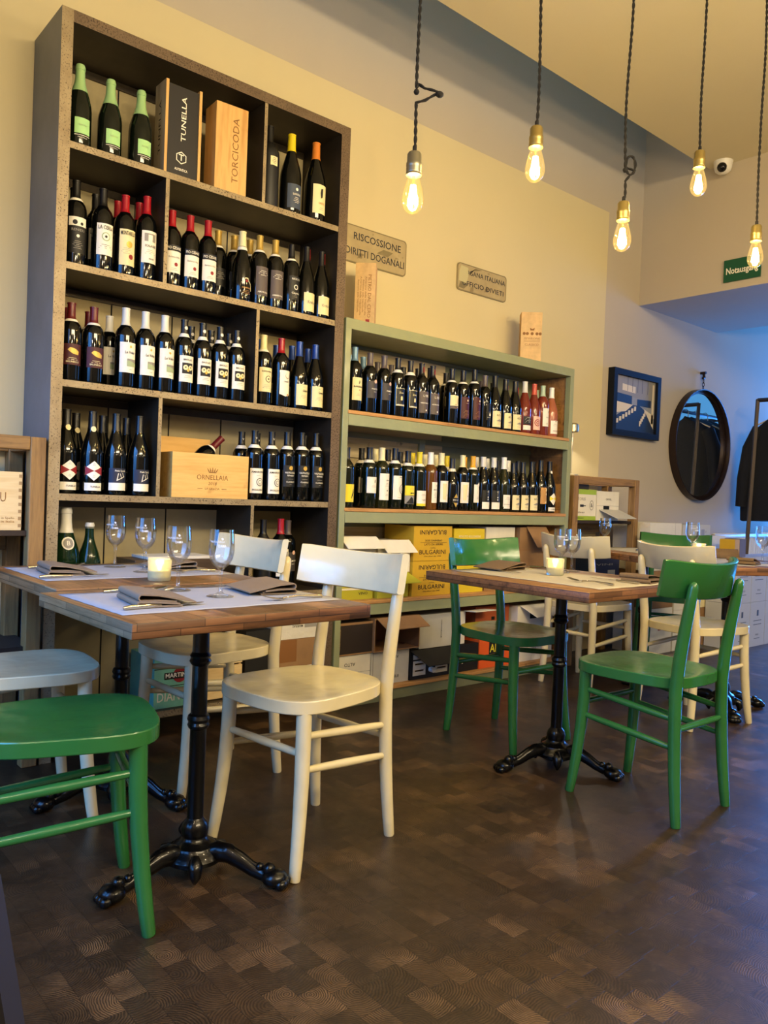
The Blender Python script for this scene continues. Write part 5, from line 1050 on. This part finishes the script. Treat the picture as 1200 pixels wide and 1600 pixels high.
gl(1.185, 2.66, TB, 'wine glass on table by shelving, behind the candle')
gl(1.160, 2.865, TB, 'leftmost wine glass on the table by the shelving')
gl(2.860, 2.105, TC, 'left of the two wine glasses on the middle table'); gl(2.965, 2.125, TC, 'right of the two wine glasses on the middle table')
gl(4.16, 1.80, TD, 'wine glass on the far right table, at the photo edge'); gl(4.30, 2.26, TD, 'wine glass before the far green chair back')
gl(4.33, 2.86, TE, 'wine glass on far table before the timber rack')
def candle_proto(label):
    r = empty('candle_holder', (0, 0, 0), 0, label, 'candle', 'tealights in glass tumblers')
    b = MB(); b.lathe([(0, 0), (.034, 0), (.036, .003), (.038, .070), (.0355, .070), (.0335, .010), (0, .010)], M_FROST, 28); b.build('glass_cup', r, sharp=50)
    b = MB(); b.lathe([(0, .011), (.032, .011), (.033, .034), (0, .032)], mat('candle_wax', '#e9e3bd', .5, emit=.12, ecol='#ffd98a'), 20); b.build('wax', r)
    b = MB(); b.lathe([(0, .034), (.0045, .040), (.0055, .046), (.003, .056), (0, .064)], mat('flame', '#ffe9b0', .5, emit=30, ecol='#ffd27a'), 10); b.build('flame', r)
    l = bpy.data.lights.new('flame_light', 'POINT'); l.energy = .15; l.color = (1, .75, .4); l.shadow_soft_size = .01; o = bpy.data.objects.new('flame_light', l); COL.objects.link(o); o.parent = r; o.location = (0, 0, .06)
    return r
Cd = candle_proto('lit tealight in frosted tumbler between the pushed-together tables'); Cd.location = (1.125, 2.41, TB+.0005)
copy_tree(Cd, (2.73, 2.04, TC+.002), 0, 'lit tealight in frosted tumbler on the middle table'); copy_tree(Cd, (4.42, 2.28, TE+.002), 0, 'lit tealight glowing above the tucked cream chair on the far table')

# ------------------------------------------------------------------ pendant bulbs
CAB = mat('twisted_black_cord', '#120f0e', .8); BRASS = mat('brushed_brass_socket', '#a8955c', .35, .9); NICK = mat('grey_nickel_socket', '#8f8a78', .35, .9)
FIL = mat('glowing_filament', '#ffdf9a', .5, emit=90, ecol='#ffc45e')
def pendant(x, y, zb, label, knot=None, sock=None):
    """zb: height of the bulb's middle"""
    r = empty('pendant_lamp', (x, y, zb-.058), 0, label, 'pendant lamp', 'bare bulb pendants')
    prof = [(0, 0), (.006, .001), (.017, .006), (.0275, .018), (.0325, .034), (.0325, .048), (.028, .072), (.0205, .098), (.0155, .115), (.014, .122)]
    b = MB(); b.lathe(prof, M_BULBG, 24); b.f = b.f[:-1]; b.m = b.m[:-1]; b.build('glass_bulb', r, sharp=60)
    b = MB()
    for k in range(6):
        a = k*PI/3; c, s = math.cos(a), math.sin(a); b.tube([(c*.006, s*.006, .085), (c*.014, s*.014, .026)], .0030, FIL, 6)
    b.build('filament', r); b = MB(); b.lathe([(.003, .09), (.006, .118)], M_BULBG, 10); b.build('glass_stem', r)
    m = sock or BRASS
    b = MB(); b.lathe([(.0165, .112), (.024, .114), (.024, .118), (.0225, .120), (.0235, .124), (.0225, .128), (.0235, .132), (.0225, .136), (.0235, .140), (.0235, .150), (.0215, .153), (.0215, .176), (.018, .182), (.006, .184), (0, .184)], m, 24); b.build('socket', r, sharp=40)
    b = MB(); b.lathe([(.0065, .184), (.0065, .200), (.004, .204), (0, .204)], CAB, 12); b.build('cord_grip', r)
    top = 3.518-(zb-.058); zs = .20; path = []
    def cord(z): return Vector((.004*math.sin(z*9+x*5), .004*math.cos(z*7+x), z))
    pts = []
    z = zs
    while z < top:
        if knot and abs(z-knot[0]) < .02 and not path:
            path = [1]
            c = cord(z); R = knot[1]
            if knot[2] == 'loop':
                for i in range(15):
                    a = -PI/2+2*PI*i/12; pts.append(c+Vector((.65*R*(1.0+math.cos(a))*.8, -.5*R*(1+math.cos(a))*.8, R+R*1.25*math.sin(a))))
            else:
                for q_ in ((0, 0, -.022), (.020, -.017, -.014), (.042, -.036, .004), (.052, -.045, .010), (.040, -.034, .016), (.018, -.015, .022), (.004, -.003, .034)): pts.append(c+Vector(q_))
            z += .02; continue
        pts.append(cord(z)); z += .03
    pts.append(Vector((0, 0, top-.001)))
    # densify and twist two strands
    dense = []
    for i in range(len(pts)-1):
        n = max(1, int((pts[i+1]-pts[i]).length/.006))
        for j in range(n): dense.append(pts[i].lerp(pts[i+1], j/n))
    dense.append(pts[-1]); b = MB()
    for ph in (0, PI):
        q_ = [p+Vector((.0024*math.cos(i*.75+ph), .0024*math.sin(i*.75+ph), 0)) for i, p in enumerate(dense)]
        b.tube(q_, .0034, CAB, 5)
    if knot:
        c = cord(knot[0])
        if knot[2] != 'loop': b.ball(c+Vector((.052, -.045, .010)), .011, CAB, (1.3, 1.1, .8), 10); b.ball(c+Vector((0, 0, .015)), .009, CAB, n=8)
        else: b.ball(c, .010, CAB, n=8)
    b.build('cord', r, sharp=60)
    l = bpy.data.lights.new('bulb_light', 'POINT'); l.energy = 11; l.color = (1, .82, .48); l.shadow_soft_size = .018
    o = bpy.data.objects.new('bulb_light', l); COL.objects.link(o); o.parent = r; o.location = (0, 0, .055)
    return r
pendant(1.584, 1.758, 1.960, 'leftmost bare bulb pendant with knotted cord and grey socket', (.345, .030, 'knot'), NICK)
pendant(2.056, 1.685, 2.170, 'second bare bulb pendant from the left on straight cord')
pendant(2.541, 1.660, 2.050, 'bare bulb pendant with looped cord, before the cream panel edge', (.300, .028, 'loop'))
pendant(3.035, 1.638, 2.385, 'highest bare bulb pendant, beside the dome security camera')
pendant(3.416, 1.568, 2.165, 'rightmost bare bulb pendant, in front of the exit sign')

# dark upright board at the lower left edge of the view
b = MB(); e0, e1 = Vector((.309, .659, 0)), Vector((.207, .747, .70)); W_ = Vector((-.757, .6535, 0))*.16; D_ = Vector((-.6535, -.757, 0))*.03
b.add([e0, e0+W_, e0+W_+D_, e0+D_, e1, e1+W_, e1+W_+D_, e1+D_], [(0, 1, 2, 3), (7, 6, 5, 4), (0, 4, 5, 1), (1, 5, 6, 2), (2, 6, 7, 3), (3, 7, 4, 0)], mat('dark_olive_wood', '#1b1610', .6))
o = b.build('slanted_board'); tag(o, 'dark slanted board at the lower left edge of the photo', 'board')
nest()
